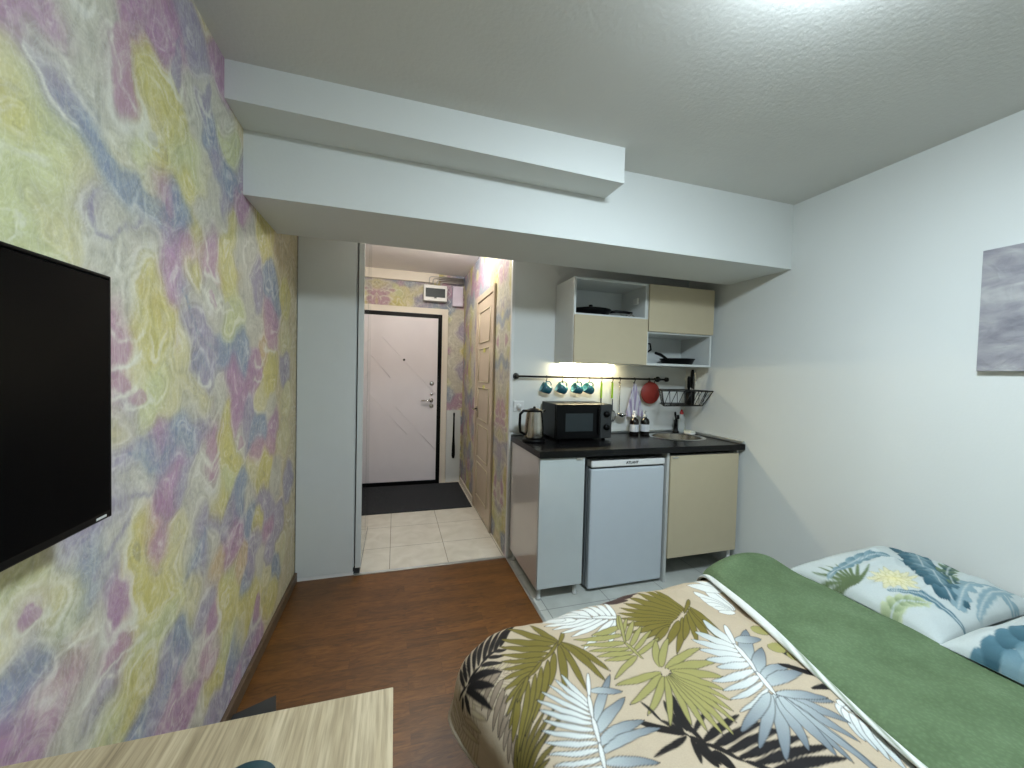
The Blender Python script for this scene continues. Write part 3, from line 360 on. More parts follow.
# ---------------------------------------------------------------- marbled wallpaper pattern
WPC=np.array([lin(c) for c in ('d6ca74','dbd2a2','c598b0','b888b0','a69bb8','8c9cb9','cdc8ba','d4d6a0','d2b48c')])
def vnoise(a,b,seed,sc):
    r=np.random.default_rng(seed).random((64,64)); a=a*sc%64; b=b*sc%64
    i=np.floor(a).astype(int); j=np.floor(b).astype(int); f=a-i; g=b-j; f=f*f*(3-2*f); g=g*g*(3-2*g)
    i1=(i+1)%64; j1=(j+1)%64; i%=64; j%=64
    return (r[i,j]*(1-f)+r[i1,j]*f)*(1-g)+(r[i,j1]*(1-f)+r[i1,j1]*f)*g
def fbm(a,b,seed,sc,o=4): return sum(vnoise(a,b,seed+k,sc*2**k)*.5**k for k in range(o))/sum(.5**k for k in range(o))
ST=.004; PY0=.25; PY1=2.77
yy=np.arange(PY0,PY1,ST); zz=np.arange(0,2.62,ST); YY,ZZ=np.meshgrid(yy,zz,indexing='ij')
w1=(fbm(YY,ZZ,11,9,6)-.5)*.10; w2=(fbm(YY,ZZ,31,9,6)-.5)*.10
Yw=YY+w1; Zw=ZZ+w2
acc=np.zeros(YY.shape+(3,)); ws=np.full(YY.shape,1e-7); pot=np.zeros(YY.shape)
for (by,bz,bs,bc) in BLOBS:
    s_=max(bs*.72,.026); i0=max(0,int((by-PY0-4*s_-.1)/ST)); i1=int((by-PY0+4*s_+.1)/ST); j0=max(0,int((bz-4*s_-.1)/ST)); j1=int((bz+4*s_+.1)/ST)
    sl=(slice(i0,max(i0+1,i1)),slice(j0,max(j0+1,j1)))
    g=np.exp(-((Yw[sl]-by)**2+(Zw[sl]-bz)**2)/(2*s_*s_))/s_; acc[sl]+=g[...,None]*WPC[bc]; ws[sl]+=g; pot[sl]+=g*(1,.85,.35,.25,.1,0,.55,.9,.8)[bc]
fill=WPC[1]*.5+WPC[2]*.25+WPC[0]*.25
acc+=1e-3*fill; ws+=1e-3
WP=acc/ws[...,None]
# fibres: line-integral smear of white noise along a swirling flow
px=(pot+.55e-3)/ws+.35*fbm(YY,ZZ,51,4,3)+.06*fbm(YY,ZZ,57,16,3)
for _ in range(6):
    px[1:-1,1:-1]=(px[:-2,1:-1]+px[2:,1:-1]+px[1:-1,:-2]+px[1:-1,2:]+2*px[1:-1,1:-1])/6
gy,gz=np.gradient(px); fy=-gz; fz=gy
nrm=np.sqrt(fy**2+fz**2)+1e-9; fy=fy/nrm; fz=fz/nrm
def lic(noise,n):
    out=noise.copy()
    for d in (1,-1):
        a=np.arange(YY.shape[0],dtype=float)[:,None]+np.zeros_like(YY); b=np.arange(YY.shape[1],dtype=float)[None,:]+np.zeros_like(YY)
        for k in range(n):
            ia=np.clip(np.rint(a).astype(int),0,YY.shape[0]-1); ib=np.clip(np.rint(b).astype(int),0,YY.shape[1]-1)
            a=a+d*fy[ia,ib]; b=b+d*fz[ia,ib]
            ia=np.clip(np.rint(a).astype(int),0,YY.shape[0]-1); ib=np.clip(np.rint(b).astype(int),0,YY.shape[1]-1)
            out+=noise[ia,ib]
    out-=out.mean(); return out/out.std()
n0=np.random.default_rng(3).random(YY.shape)
f1=lic(n0,16)
n1=np.repeat(np.repeat(np.random.default_rng(5).random((YY.shape[0]//3+1,YY.shape[1]//3+1)),3,0),3,1)[:YY.shape[0],:YY.shape[1]]
f2=lic(n1,22)
def smear(img,n):
    out=img.copy(); 
    for d in (1,-1):
        a=np.arange(YY.shape[0],dtype=float)[:,None]+np.zeros_like(YY); b=np.arange(YY.shape[1],dtype=float)[None,:]+np.zeros_like(YY)
        for k in range(n):
            ia=np.clip(np.rint(a).astype(int),0,YY.shape[0]-1); ib=np.clip(np.rint(b).astype(int),0,YY.shape[1]-1)
            a=a+d*fy[ia,ib]*1.5; b=b+d*fz[ia,ib]*1.5
            ia=np.clip(np.rint(a).astype(int),0,YY.shape[0]-1); ib=np.clip(np.rint(b).astype(int),0,YY.shape[1]-1); out+=img[ia,ib]
    return out/(2*n+1)
jit=np.random.default_rng(8); jy=np.clip(np.arange(YY.shape[0])[:,None]+jit.integers(-3,4,YY.shape),0,YY.shape[0]-1); jz=np.clip(np.arange(YY.shape[1])[None,:]+jit.integers(-3,4,YY.shape),0,YY.shape[1]-1)
WP=smear(WP[jy,jz],7)*.75+WP*.25
WP=WP*(1+.05*f1[...,None]+.06*f2[...,None])
th=np.clip(f2-.7,0,1.5)[...,None]*.34; WP=WP*(1-th)+lin('ece9e4')*th*np.ones(3)
cool=np.clip(-f2-1.35,0,1)[...,None]*.12; WP=WP*(1-cool)+np.array(lin('8a84b4'))*cool
def lobe(cy,cz,hz,hy,ci,str_=.75):
    u=(Yw-cy)/max(hy,.012); v=(Zw-cz)/hz
    u=u*(1+.45*np.clip(v,-1,1.2)); r=np.sqrt(u*u+v*v)
    global WP
    a=np.clip((1.05-r)/.25,0,1)[...,None]*str_
    WP=WP*(1-a)+WPC[ci]*.93*a
    rim=(np.exp(-((r-1.22)/.16)**2)*np.clip(.35-v,0,1))[...,None]*.75
    WP=WP*(1-rim)+np.array(lin('eae8dc'))*rim
# web of pale strands between elongated cells
rv=np.random.default_rng(17); F1=np.full(YY.shape,9.); F2=F1.copy()
wy=YY+(fbm(YY,ZZ,71,6,4)-.5)*.16; wz=ZZ+(fbm(YY,ZZ,91,6,4)-.5)*.16+.12*np.sin(YY*9)
for cy0 in np.arange(PY0-.05,PY1+.15,.105):
    for cz0 in np.arange(-.1,2.75,.17):
        dy=(wy-(cy0+rv.uniform(-.045,.045)))/.105; dz=(wz-(cz0+rv.uniform(-.075,.075)))/.17
        dd_=np.sqrt(dy*dy+dz*dz); F2=np.minimum(F2,np.maximum(F1,dd_)); F1=np.minimum(F1,dd_)
ed=F2-F1; amp=np.clip((fbm(YY,ZZ,5,5,3)-.35)*3,0,1)
k=(np.exp(-(ed/.075)**2)*amp*.3)[...,None]; WP=WP*(1-k)+np.array(lin('ebe8dc'))*k
k=(np.exp(-((ed-.22)/.08)**2)*amp*.20)[...,None]; WP=WP*(1-k)
k=(np.clip(.38-F1,0,.3)*amp*1.3)[...,None]; WP=WP*(1-k)+WP*np.array((.80,.66,.80))*k
for l in LOBES: lobe(*l)
def wstroke(ci,w_,pts):
    global WP
    P=np.array(pts); best=np.full(YY.shape,9.)
    for p,q in zip(P,P[1:]):
        d=q-p; L2=(d*d).sum()+1e-9; t=np.clip(((Yw-p[0])*d[0]+(Zw-p[1])*d[1])/L2,0,1)
        best=np.minimum(best,np.hypot(Yw-p[0]-t*d[0],Zw-p[1]-t*d[1]))
    k=(np.exp(-(best/(w_*.9))**2)*(.55+.25*np.clip(f2,-1,1)))[...,None]; k=np.clip(k,0,.85)
    col=np.array(lin('f0ede0')) if ci==6 else WPC[ci]*.82
    WP=WP*(1-k)+col*k
for s_ in STROKES: wstroke(*s_)
WP=(WP*.93+.07*WP.mean(-1,keepdims=True)); WP=WP*.86+.14*np.array(lin('d6d0b4')); WP=.76*WP*(WP/WP.mean())**.12; WP=np.clip(WP,.02,.92)
def wp_sample(y,z):
    a=((y-PY0)%(PY1-PY0-.01))/ST; i=np.clip(a.astype(int),0,WP.shape[0]-1); j=np.clip((z/ST).astype(int),0,WP.shape[1]-1); return WP[i,j]
def wp_hall(y,z):
    def tri(v,lo,hi):
        w=(v-lo)%(2*(hi-lo)); return lo+np.where(w>hi-lo,2*(hi-lo)-w,w)
    return wp_sample(tri(y,1.0,2.05),tri(z*1.0+.35,.35,2.0))
def paper(name,o,u,v,nu,nv,off,flip=False,smp=wp_sample):
    """flat papered wall from corner o along u and v"""
    o=np.array(o,float);u=np.array(u,float);v=np.array(v,float)
    a=np.linspace(0,1,nu)[:,None,None]; b=np.linspace(0,1,nv)[None,:,None]
    co=o+a*u+b*v
    lu=np.linalg.norm(u); yv=(off+a[...,0]*lu)+0*b[...,0]; zv=co[...,2]
    ob=grid_mesh(name,co,smp(yv,zv),M['wp'],flip=flip); ob['kind']='structure'; return ob
# ---------------------------------------------------------------- room shell
struct('floor',B((0,YB,-.06),(1.431,2.755,0)),M['floor'])
bm_=MB(); bm_.box((1.431,YB,-.06),(W,1.2,0)); struct('floor',bm_,M['floor'])
struct('floor',B((0,2.755,-.06),(XR+.2,YD,0)),M['tile'])
struct('floor',B((1.431,1.2,-.06),(W,2.755,0)),M['tile2'])
struct('ceiling',B((-.1,YB-.1,HC),(W+.1,2.95,HC+.08)),M['ceil'])
struct('ceiling',B((-.1,2.95,HH),(1.6,YD+.1,HH+.08)),M['hallceil'])
o=paper('wall_left',(0,.3,0),(0,2.46,0),(0,0,HH),615,640,.3); 
o=paper('wall_left',(0,YB,0),(0,2.0,0),(0,0,HH),250,320,.6)
o=paper('wall_left',(0,2.76,0),(0,YD-2.76,0),(0,0,HH),180,240,1.1,False,wp_hall)
paper('wall_back',(0,YD,0),(XR,0,0),(0,0,HH),240,430,.62,True,wp_hall)
# wallpapered side of the hall, with a gap-free run past the inner door
paper('wall_hall',(XR,YK+.01,0),(0,YD-YK-.01,0),(0,0,HH),350,430,.75,True,wp_hall)
struct('wall_right',B((W,YB,0),(W+.1,YK+.1,HC)),M['wall'])
struct('wall_kitchen',B((1.44,YK,0),(W,YK+.09,HC)),M['wall'])
struct('wall_front',B((-.1,YB-.1,0),(W+.1,YB,HC)),M['wall'])
struct('trim_1',B((0,1.8501,2.0942),(W,2.3209,HC)),M['wall'])                       # ceiling beam
bm_=MB().hexa([(0,1.6672,2.36),(1.6577,1.6672,2.328),(0,1.8501,2.356),(1.6577,1.8501,2.332),(0,1.6672,HC),(1.6577,1.6672,HC),(0,1.8501,HC),(1.6577,1.8501,HC)])
struct('trim_2',bm_,M['wall'])                                                    # boxed duct on the beam
struct('trim_3',B((XR-.003,YK-.012,0),(1.443,YK+.02,HC),.003),M['white'])          # corner profile
struct('trim_4',B((.36,2.742,-.001),(XR,2.768,.006),.002),M['alu'])
struct('trim_5',B((1.422,1.2,-.001),(1.440,2.745,.006),.002),M['alu'])
struct('baseboard_left',B((0,YB,0),(.018,2.755,.062),.004),M['baseb'])
struct('baseboard_right',B((W-.015,YB,0),(W,2.1,.062),.004),M['white'])
struct('trim_6',B((.02,YD-.03,2.47),(1.10,YD,HH),.006),M['casing'])               # cream moulding over the entrance
struct('trim_7',B((1.228,YD-.012,0),(1.405,YD,.905),.003),M['panel'])             # white panel beside the entrance
struct('trim_8',B((XR-.012,3.99,0),(XR,YD,.05),.003),M['casing'])
# entrance door
d=B((.27,YD-.055,.05),(1.10,YD-.02,2.035),.004)
# grooves
for p,q in (((.45,1.78),(1.09,1.10)),((.62,.95),(1.09,.42)),((.28,1.15),(.75,.62)),((.28,1.62),(.55,1.30))):
    d.rod((p[0],YD-.0555,p[1]),(q[0],YD-.0555,q[1]),.003,6)
D1=struct('door_1',d,M['doorleaf'])
fr=MB().box((.215,YD-.05,0),(.27,YD,2.085),.004).box((1.10,YD-.05,0),(1.148,YD,2.085),.004).box((.27,YD-.05,2.035),(1.10,YD,2.085),.004).box((.27,YD-.06,0),(1.10,YD,.05),.004)
build('door_frame',fr,M['black'],D1)
build('door_casing',MB().box((1.148,YD-.025,0),(1.224,YD,2.16),.004).box((.02,YD-.025,2.085),(1.148,YD,2.16),.004),M['casing'],D1)
h=MB().lathe([(0,0),(.026,0),(.026,.008),(0,.008)],(1.03,YD-.055,1.035),20,Matrix.Rotation(pi/2,3,'X')); h.tube([(1.03,YD-.056,1.035),(1.03,YD-.10,1.035),(.99,YD-.105,1.035),(.91,YD-.105,1.035)],.009)
build('handle',h,M['chrome'],D1)
for z,r in ((1.24,.028),(1.11,.02),(.965,.028)):
    build('lock',MB().lathe([(0,.012),(r*.6,.012),(r,.006),(r,0)],(1.033,YD-.055,z),20,Matrix.Rotation(pi/2,3,'X')),M['chrome'],D1)
build('peephole',MB().lathe([(0,.01),(.012,.01),(.014,0)],(.704,YD-.055,1.518),16,Matrix.Rotation(pi/2,3,'X')),M['blackm'],D1)
# inner door on the papered side wall
D2=struct('door_2',B((XR-.012,3.265,.01),(XR+.01,3.90,2.09),.002),M['beigedoor'])
build('door_casing',MB().box((XR-.022,3.205,0),(XR,3.262,2.155),.004).box((XR-.022,3.903,0),(XR,3.965,2.155),.004).box((XR-.022,3.262,2.095),(XR,3.903,2.155),.004),M['beigedoor'],D2)
mo=MB()
x=XR-.014
for z0,z1 in ((.16,.49),(.55,.87),(.93,1.24),(1.30,1.62),(1.68,1.98)):
    for a,b in (((3.36,z0),(3.81,z0)),((3.81,z0),(3.81,z1)),((3.81,z1),(3.36,z1)),((3.36,z1),(3.36,z0))):
        mo.rod((x,a[0],a[1]),(x,b[0],b[1]),.006,6)
build('moulding',mo,M['beige'],D2)
hh=MB().lathe([(0,.008),(.024,.008),(.026,0)],(XR-.012,3.86,1.02),18,Matrix.Rotation(-pi/2,3,'Y')); hh.tube([(XR-.014,3.86,1.02),(XR-.06,3.86,1.02),(XR-.064,3.83,1.02),(XR-.064,3.75,1.02)],.008)
build('handle',hh,M['steel'],D2)
for z in (1.27,1.62):
    build('note',B((XR-.018,3.52,z-.04),(XR-.0165,3.60,z+.0)),M['tiepoint'],D2)
# ---------------------------------------------------------------- wardrobe
t=thing('wardrobe','tall white wardrobe with mirrored doors, standing left of the tiled hall under the beam','wardrobe',(.2,3.15,0))
build('side_panel',B((.004,2.757,.02),(.352,2.775,2.48),.002),M['panel'],t)
build('plinth',B((.004,2.757,0),(.356,2.80,.02)),M['white'],t)
build('carcass',B((.004,2.776,.02),(.358,3.55,2.48)),M['panel'],t)
dd=build('door',B((.366,2.757,.045),(.402,2.772,2.45),.003).box((.366,2.772,.045),(.398,3.17,2.45)),M['panel'],t,label='front sliding door with white edge')
build('mirror',B((.3982,2.775,.06),(.4008,3.165,2.44)),M['mirror'],dd)
dd=build('door',B((.366,3.175,.045),(.398,3.55,2.45),.002),M['panel'],t)
build('mirror',B((.3982,3.18,.06),(.4008,3.546,2.44)),M['mirror'],dd)
build('runner',B((.34,2.765,.0),(.395,2.80,.043),.003).box((.36,2.80,0),(.395,3.55,.02)),M['darkgrey'],t)
# ---------------------------------------------------------------- entrance mat and hall fittings
t=setp(build('door_mat',B((.03,3.872,0),(1.385,4.78,.009),.003),M['rug'],loc=(.7,4.3,0)),'large charcoal door mat on the cream hall tiles before the entrance door','mat')
t=thing('fuse_box','white wall fuse box with dark window above the entrance door','fuse box',(1.055,YD,2.24))
build('housing',B((.917,YD-.09,2.24),(1.195,YD-.002,2.432),.008),M['white'],t)
build('window',B((.938,YD-.094,2.285),(1.172,YD-.089,2.392),.002),M['glassdark'],t)
build('latch',B((1.04,YD-.098,2.272),(1.07,YD-.089,2.284),.001),M['darkgrey'],t)
t=setp(build('junction_box',B((1.268,YD-.06,2.20),(1.398,YD-.002,2.445),.006),M['meter'],loc=(1.33,YD,2.2)),'small lilac white junction box in the corner right of the fuse box','junction box')
for k in range(4):
    x0=.985+k*.045; zt=2.545-k*.022; y=YD-.025-k*.014
    pts=[(x0,y,2.43)]+[(x0+.035*(1-math.cos(a)),y,zt-.035+.035*math.sin(a)) for a in (0,.4,.8,1.2,pi/2)]+[(1.405,y,zt)]
    c=MB().tube(pts,.008,8)
    setp(build('conduit',c,M['metalbox'],loc=(x0,y,2.43)),'grey conduit running from the fuse box to the corner, %s of four'%('topmost','second from top','third from top','lowest')[k],'conduit','conduits over the fuse box')
zp=[(1.222,YD-.012,2.43)]
for k in range(8): zp.append((1.222+(.03 if k%2 else -.018),YD-.012,2.40-k*.048))
setp(build('cable',MB().tube(zp,.004,6),M['white'],loc=(1.22,YD,2.05)),'thin white zigzag cable between the fuse box and the junction box','cable')
sh=MB().lathe([(0,-.30),(.014,-.295),(.022,-.26),(.020,-.16),(.012,-.02),(.010,.22),(.012,.27),(0,.28)],(1.32,YD-.024,.60),12,None,1,.35)
setp(build('shoehorn',sh,M['black'],loc=(1.32,YD-.02,.3)),'long black shoehorn hanging on the white panel right of the entrance door','shoehorn')
for (x,y,w) in ((1.08,3.58,'near the papered right wall'),(.62,3.40,'added as fill by the mirrored wardrobe')):  # second lamp is an unseen fill light, added to brighten the hall
    t=thing('downlight','round white ceiling downlight in the hall, %s'%w,'ceiling light',(x,y,HH),'hall downlights')
    build('ring',MB().lathe([(.046,-.012),(.06,-.010),(.062,0)],(x,y,HH)),M['white'],t)
    build('diffuser',MB().lathe([(0,-.078),(.03,-.074),(.045,-.06),(.050,-.014),(.046,-.004)],(x,y,HH)),M['hlamp'],t)
# ---------------------------------------------------------------- kitchen: base units
def legcyl(x,y,z1,r=.013): return MB().lathe([(0,0),(r*1.3,0),(r*1.3,.01),(r,.014),(r,z1)],(x,y,0),14)
t=thing('base_cabinet','white base cabinet with a tall plain door, left end of the kitchen beside the hall','cabinet',(1.6,2.42,0),'base cabinets')
build('carcass',B((1.462,2.165,.082),(1.742,2.72,.886)),M['panelgrey'],t)
build('side_panel',B((1.444,2.158,.082),(1.461,2.72,.886),.001),M['sidepanel'],t)
dd=build('door',B((1.446,2.140,.084),(1.744,2.158,.882),.002),M['gloss'],t)
build('pull_tab',B((1.685,2.132,.868),(1.728,2.142,.880),.002),M['metalbox'],dd)
for x,y in ((1.475,2.185),(1.72,2.185),(1.475,2.69),(1.72,2.69)): build('leg',legcyl(x,y,.083),M['panelgrey'],t)
t=thing('refrigerator','small white undercounter fridge with a plain door between the two base cabinets','fridge',(2.08,2.42,0))
build('cabinet_body',B((1.80,2.215,.02),(2.355,2.70,.85),.006),M['fridgeside'],t)
build('door',B((1.802,2.163,.022),(2.353,2.21,.795),.010),M['fridge'],t)
tc_=build('top_panel',B((1.802,2.160,.806),(2.353,2.23,.85),.008),M['white'],t)
build('handle_recess',B((1.81,2.172,.794),(2.346,2.20,.808)),M['darkgrey'],t)
rotf=Matrix.Rotation(pi/2,3,'X')
text_mesh('logo','ATLANT',.022,M['black'],tc_,(2.098,2.1585,.829),rotf,.0004,1.1,.0006)
build('foot',B((1.82,2.22,0),(1.86,2.26,.022)),M['darkgrey'],t); build('foot',B((2.30,2.22,0),(2.34,2.26,.022)),M['darkgrey'],t)
t=thing('base_cabinet','beige door base cabinet raised on legs, under the sink by the right wall','cabinet',(2.66,2.42,0),'base cabinets')
build('carcass',MB().box((2.385,2.165,.165),(2.962,2.70,.77)).box((2.385,2.165,.80),(2.962,2.20,.862)),M['panelgrey'],t)
build('side_panel',B((2.362,2.150,0.0),(2.380,2.70,.886),.001),M['panelgrey'],t,label='end panel running down to the floor')
build('side_panel',B((2.963,2.160,.165),(2.979,2.70,.886),.001),M['panelgrey'],t)
dd=build('door',B((2.384,2.140,.167),(2.962,2.158,.862),.002),M['beige'],t)
build('pull_tab',B((2.395,2.132,.846),(2.438,2.142,.858),.002),M['metalbox'],dd)
for x,y in ((2.95,2.19),(2.41,2.67),(2.95,2.67)): build('leg',legcyl(x,y,.166),M['white'],t)
t=thing('worktop','black laminate kitchen worktop with rounded sink cut-out, over fridge and cabinets','worktop',(2.2,2.44,.887))
sx,sy=2.722,2.50; NS=40
def worktop():
    m=MB(); bm=m.bm
    x0,x1,y0,y1=1.438,3.0,2.125,2.740
    for z,fl in ((.927,False),(.887,True)):
        # plate with an oval hole: ring between the hole and a rectangle, then side rectangles
        rx0,rx1=2.42,2.99; inner=[];outer=[]
        for k in range(NS):
            a=2*pi*k/NS; c,s=math.cos(a),math.sin(a)
            inner.append(bm.verts.new((sx+.215*c,sy+.185*s,z)))
            tt=min((rx1-sx)/abs(c) if c>1e-6 else (sx-rx0)/abs(c) if c<-1e-6 else 9,(y1-sy)/abs(s) if s>1e-6 else (sy-y0)/abs(s) if s<-1e-6 else 9)
            outer.append(bm.verts.new((sx+c*tt,sy+s*tt,z)))
        for k in range(NS):
            f=(inner[k],outer[k],outer[(k+1)%NS],inner[(k+1)%NS]); bm.faces.new(f[::-1] if fl else f)
        for q in (((x0,y0),(rx0,y0),(rx0,y1),(x0,y1)),((rx1,y0),(x1,y0),(x1,y1),(rx1,y1))):
            vs=[bm.verts.new((a,b,z)) for a,b in q]; bm.faces.new(vs[::-1] if fl else vs)
        # fill the four rectangle corners left by the ring
        for cx_,cy_ in ((rx0,y0),(rx1,y0),(rx1,y1),(rx0,y1)):
            near=sorted(outer,key=lambda v:(v.co.x-cx_)**2+(v.co.y-cy_)**2)[:2]
            if min((v.co.x-cx_)**2+(v.co.y-cy_)**2 for v in near)>1e-8:
                vx=bm.verts.new((cx_,cy_,z))
                try: bm.faces.new((near[0],near[1],vx))
                except ValueError: pass
    m.poly([(x0,y0,.887),(x1,y0,.887),(x1,y0,.927),(x0,y0,.927)],(0,.001,0)); m.poly([(x0,y0,.887),(x0,y1,.887),(x0,y1,.927),(x0,y0,.927)],(.001,0,0))
    m.poly([(x0,y1-.001,.887),(x1,y1-.001,.887),(x1,y1-.001,.927),(x0,y1-.001,.927)],(0,.001,0))
    m.poly([(x1-.001,y0,.887),(x1-.001,y1,.887),(x1-.001,y1,.927),(x1-.001,y0,.927)],(.001,0,0))
    return m
build('top',worktop(),M['counter'],t)
build('wall_strip',MB().box((1.438,2.722,.9275),(2.98,2.740,.947),.004),M['alu'],t)
build('wall_strip',MB().box((2.978,2.13,.9275),(2.998,2.740,.949),.004),M['alu'],t)
t=thing('sink','oval stainless steel sink with a raised rim, set in the black worktop','sink',(sx,sy,.927))
build('rim',MB().lathe([(.188,-.003),(.192,.003),(.205,.005),(.222,.004),(.226,.0008)],(sx,sy,.927),48,None,1,.87),M['chrome'],t)
build('bowl',MB().lathe([(.0,-.137),(.025,-.137),(.12,-.132),(.165,-.115),(.182,-.06),(.188,-.003)],(sx,sy,.927),48,None,1,.87),M['steel'],t)
build('drain',MB().lathe([(0,-.134),(.03,-.132),(.034,-.136)],(sx,sy,.927),20),M['chrome'],t)
fb=MB().lathe([(0,0),(.026,0),(.026,.012),(.018,.02),(.016,.05),(.016,.10),(.018,.105),(0,.115)],(2.862,2.675,.927),18)
t=thing('faucet','black kitchen tap leaning over the back of the oval sink','tap',(2.862,2.675,.927))
build('body',fb,M['black'],t)
build('spout',MB().tube([(2.862,2.675,.99),(2.835,2.64,1.045),(2.81,2.60,1.075),(2.795,2.575,1.08),(2.785,2.56,1.062)],.011,10),M['black'],t)
build('lever',MB().tube([(2.862,2.675,1.04),(2.85,2.67,1.075),(2.835,2.655,1.10)],.008,8),M['black'],t)
# ---------------------------------------------------------------- wall units
YF=2.42; ZB=1.475; ZT=2.066
def carc(x0,x1,sh): # open-fronted carcass with one shelf at height sh
    m=MB(); w=.016
    m.box((x0,YF,ZB),(x0+w,2.738,ZT),.001); m.box((x1-w,YF,ZB),(x1,2.738,ZT),.001)
    m.box((x0+w,YF,ZB),(x1-w,2.738,ZB+w)); m.box((x0+w,YF,ZT-w),(x1-w,2.738,ZT)); m.box((x0+w,2.73,ZB+w),(x1-w,2.738,ZT-w))
    m.box((x0+w,YF+.002,sh-w/2),(x1-w,2.73,sh+w/2)); return m
t=thing('wall_cabinet','wall cabinet with open shelf above a beige door, left of the pair','cabinet',(2.065,2.58,ZB),'wall cabinets')
build('carcass',carc(1.772,2.358,1.812),M['panel'],t)
build('door',B((1.774,YF-.018,ZB+.002),(2.356,YF-.001,1.806),.002),M['beige'],t)
build('hinge',B((2.325,2.50,1.93),(2.341,2.55,1.975),.003),M['white'],t)
build('light_strip',B((1.80,2.69,ZB-.012),(2.26,2.712,ZB-.001),.002),M['led'],t,label='lit strip under the cabinet')
t=thing('wall_cabinet','wall cabinet with beige door above an open shelf, by the right wall','cabinet',(2.66,2.58,ZB),'wall cabinets')
build('carcass',carc(2.360,2.95,1.718),M['panel'],t)
build('door',B((2.366,YF-.018,1.722),(2.948,YF-.001,ZT-.002),.002),M['beige'],t)
# pans in the open shelves
def pan_profile(r,h): return [(0,0),(r*.8,0),(r*.86,.004),(r,h),(r+.004,h+.002),(r+.002,h-.002),(r*.84,.007),(0,.005)]
t=thing('grill_pan','black lidded pan stack in the open top shelf of the left wall cabinet','pan',(1.98,2.57,1.821))
build('pan_body',MB().lathe(pan_profile(.135,.042),(1.98,2.57,1.8215),32,None,1.1,.95),M['black'],t)
build('lid',MB().lathe([(.142,.044),(.14,.052),(.09,.062),(.03,.067),(0,.067)],(1.98,2.57,1.821),32,None,1.1,.95).lathe([(.008,.066),(.014,.078),(.014,.088),(0,.092)],(1.98,2.57,1.821),14),M['black'],t)
build('handle',MB().tube([(2.12,2.55,1.862),(2.17,2.53,1.868),(2.24,2.50,1.862),(2.28,2.49,1.856)],.010,8),M['black'],t)
build('handle',MB().tube([(1.84,2.55,1.862),(1.822,2.53,1.875),(1.818,2.56,1.875),(1.836,2.59,1.862)],.006,8),M['black'],t)
t=thing('trivet','small wire trivet beside the pan stack in the top shelf','trivet',(2.25,2.47,1.821))
build('ring',MB().tube([(2.25+.035*math.cos(a),2.47+.02*math.sin(a),1.832+.008*math.sin(2*a)) for a in np.linspace(0,2*pi,17)[:-1]],.0025,6,closed=True),M['steel'],t)
build('wire',MB().tube([(2.215,2.47,1.828),(2.25,2.46,1.85),(2.285,2.47,1.83)],.002,6),M['steel'],t)
t=thing('frying_pan','black frying pan with its handle pointing left, open shelf of the right wall cabinet','pan',(2.76,2.57,1.491))
build('pan_body',MB().lathe(pan_profile(.13,.045),(2.765,2.575,1.492),32),M['black'],t)
build('handle',MB().tube([(2.645,2.54,1.532),(2.60,2.525,1.547),(2.55,2.51,1.565),(2.50,2.495,1.572)],.011,8,rs=[.008,.011,.013,.010]),M['black'],t)
t=thing('measuring_jug','white jug with a black handle at the left end of the lower open shelf','jug',(2.425,2.60,1.491))
build('jug_body',MB().lathe([(0,0),(.038,0),(.042,.01),(.046,.17),(.043,.17),(.039,.012),(0,.008)],(2.427,2.60,1.492),24),M['label'],t)
build('handle',MB().tube([(2.455,2.57,1.65),(2.49,2.55,1.645),(2.497,2.547,1.60),(2.465,2.565,1.575)],.007,8),M['black'],t)
# ---------------------------------------------------------------- rail
RY,RZ=2.702,1.370
t=thing('hanging_rail','black metal rail fixed along the kitchen wall under the wall cabinets','rail',(2.08,RY,RZ))
build('bar',MB().rod((1.446,RY,RZ),(2.775,RY,RZ),.0075,12),M['blackm'],t)
for x in (1.468,2.715):
    build('bracket',MB().lathe([(0,-.004),(.024,-.004),(.024,.002),(.012,.01),(.010,.036)],(x,YK-.004,RZ),18,Matrix.Rotation(pi/2,3,'X')),M['blackm'],t)
    build('finial',MB().lathe([(0,-.014),(.018,-.010),(.018,.010),(0,.014)],(x+(-.010 if x<2 else .06),RY,RZ),16,Matrix.Rotation(pi/2,3,'Y')),M['blackm'],t)
def hook(x,label,ln=.034):
    m=MB(); r=.003; pts=[]
    for a in np.linspace(-.6,pi+.2,9): pts.append((x,RY-math.cos(a)*.0095,RZ+math.sin(a)*.0095))
    e=pts[0]; pts=[(x,RY+.009,RZ-.008)]+[(x,RY+.0098*math.cos(a),RZ+.0098*math.sin(a)) for a in np.linspace(-.4,pi,8)]
    zb=RZ-ln; pts+=[(x,RY-.0098,RZ-.012),(x,RY-.004,zb+.012)]+[(x,RY-.004+.008*(1-math.cos(a)),zb-.0+.0-.008*math.sin(a)+.006) for a in np.linspace(0,pi,7)]
    m.tube(pts,r,6)
    return setp(build('s_hook',m,M['blackm'],loc=(x,RY,RZ)),label,'hook','S hooks on the kitchen rail')
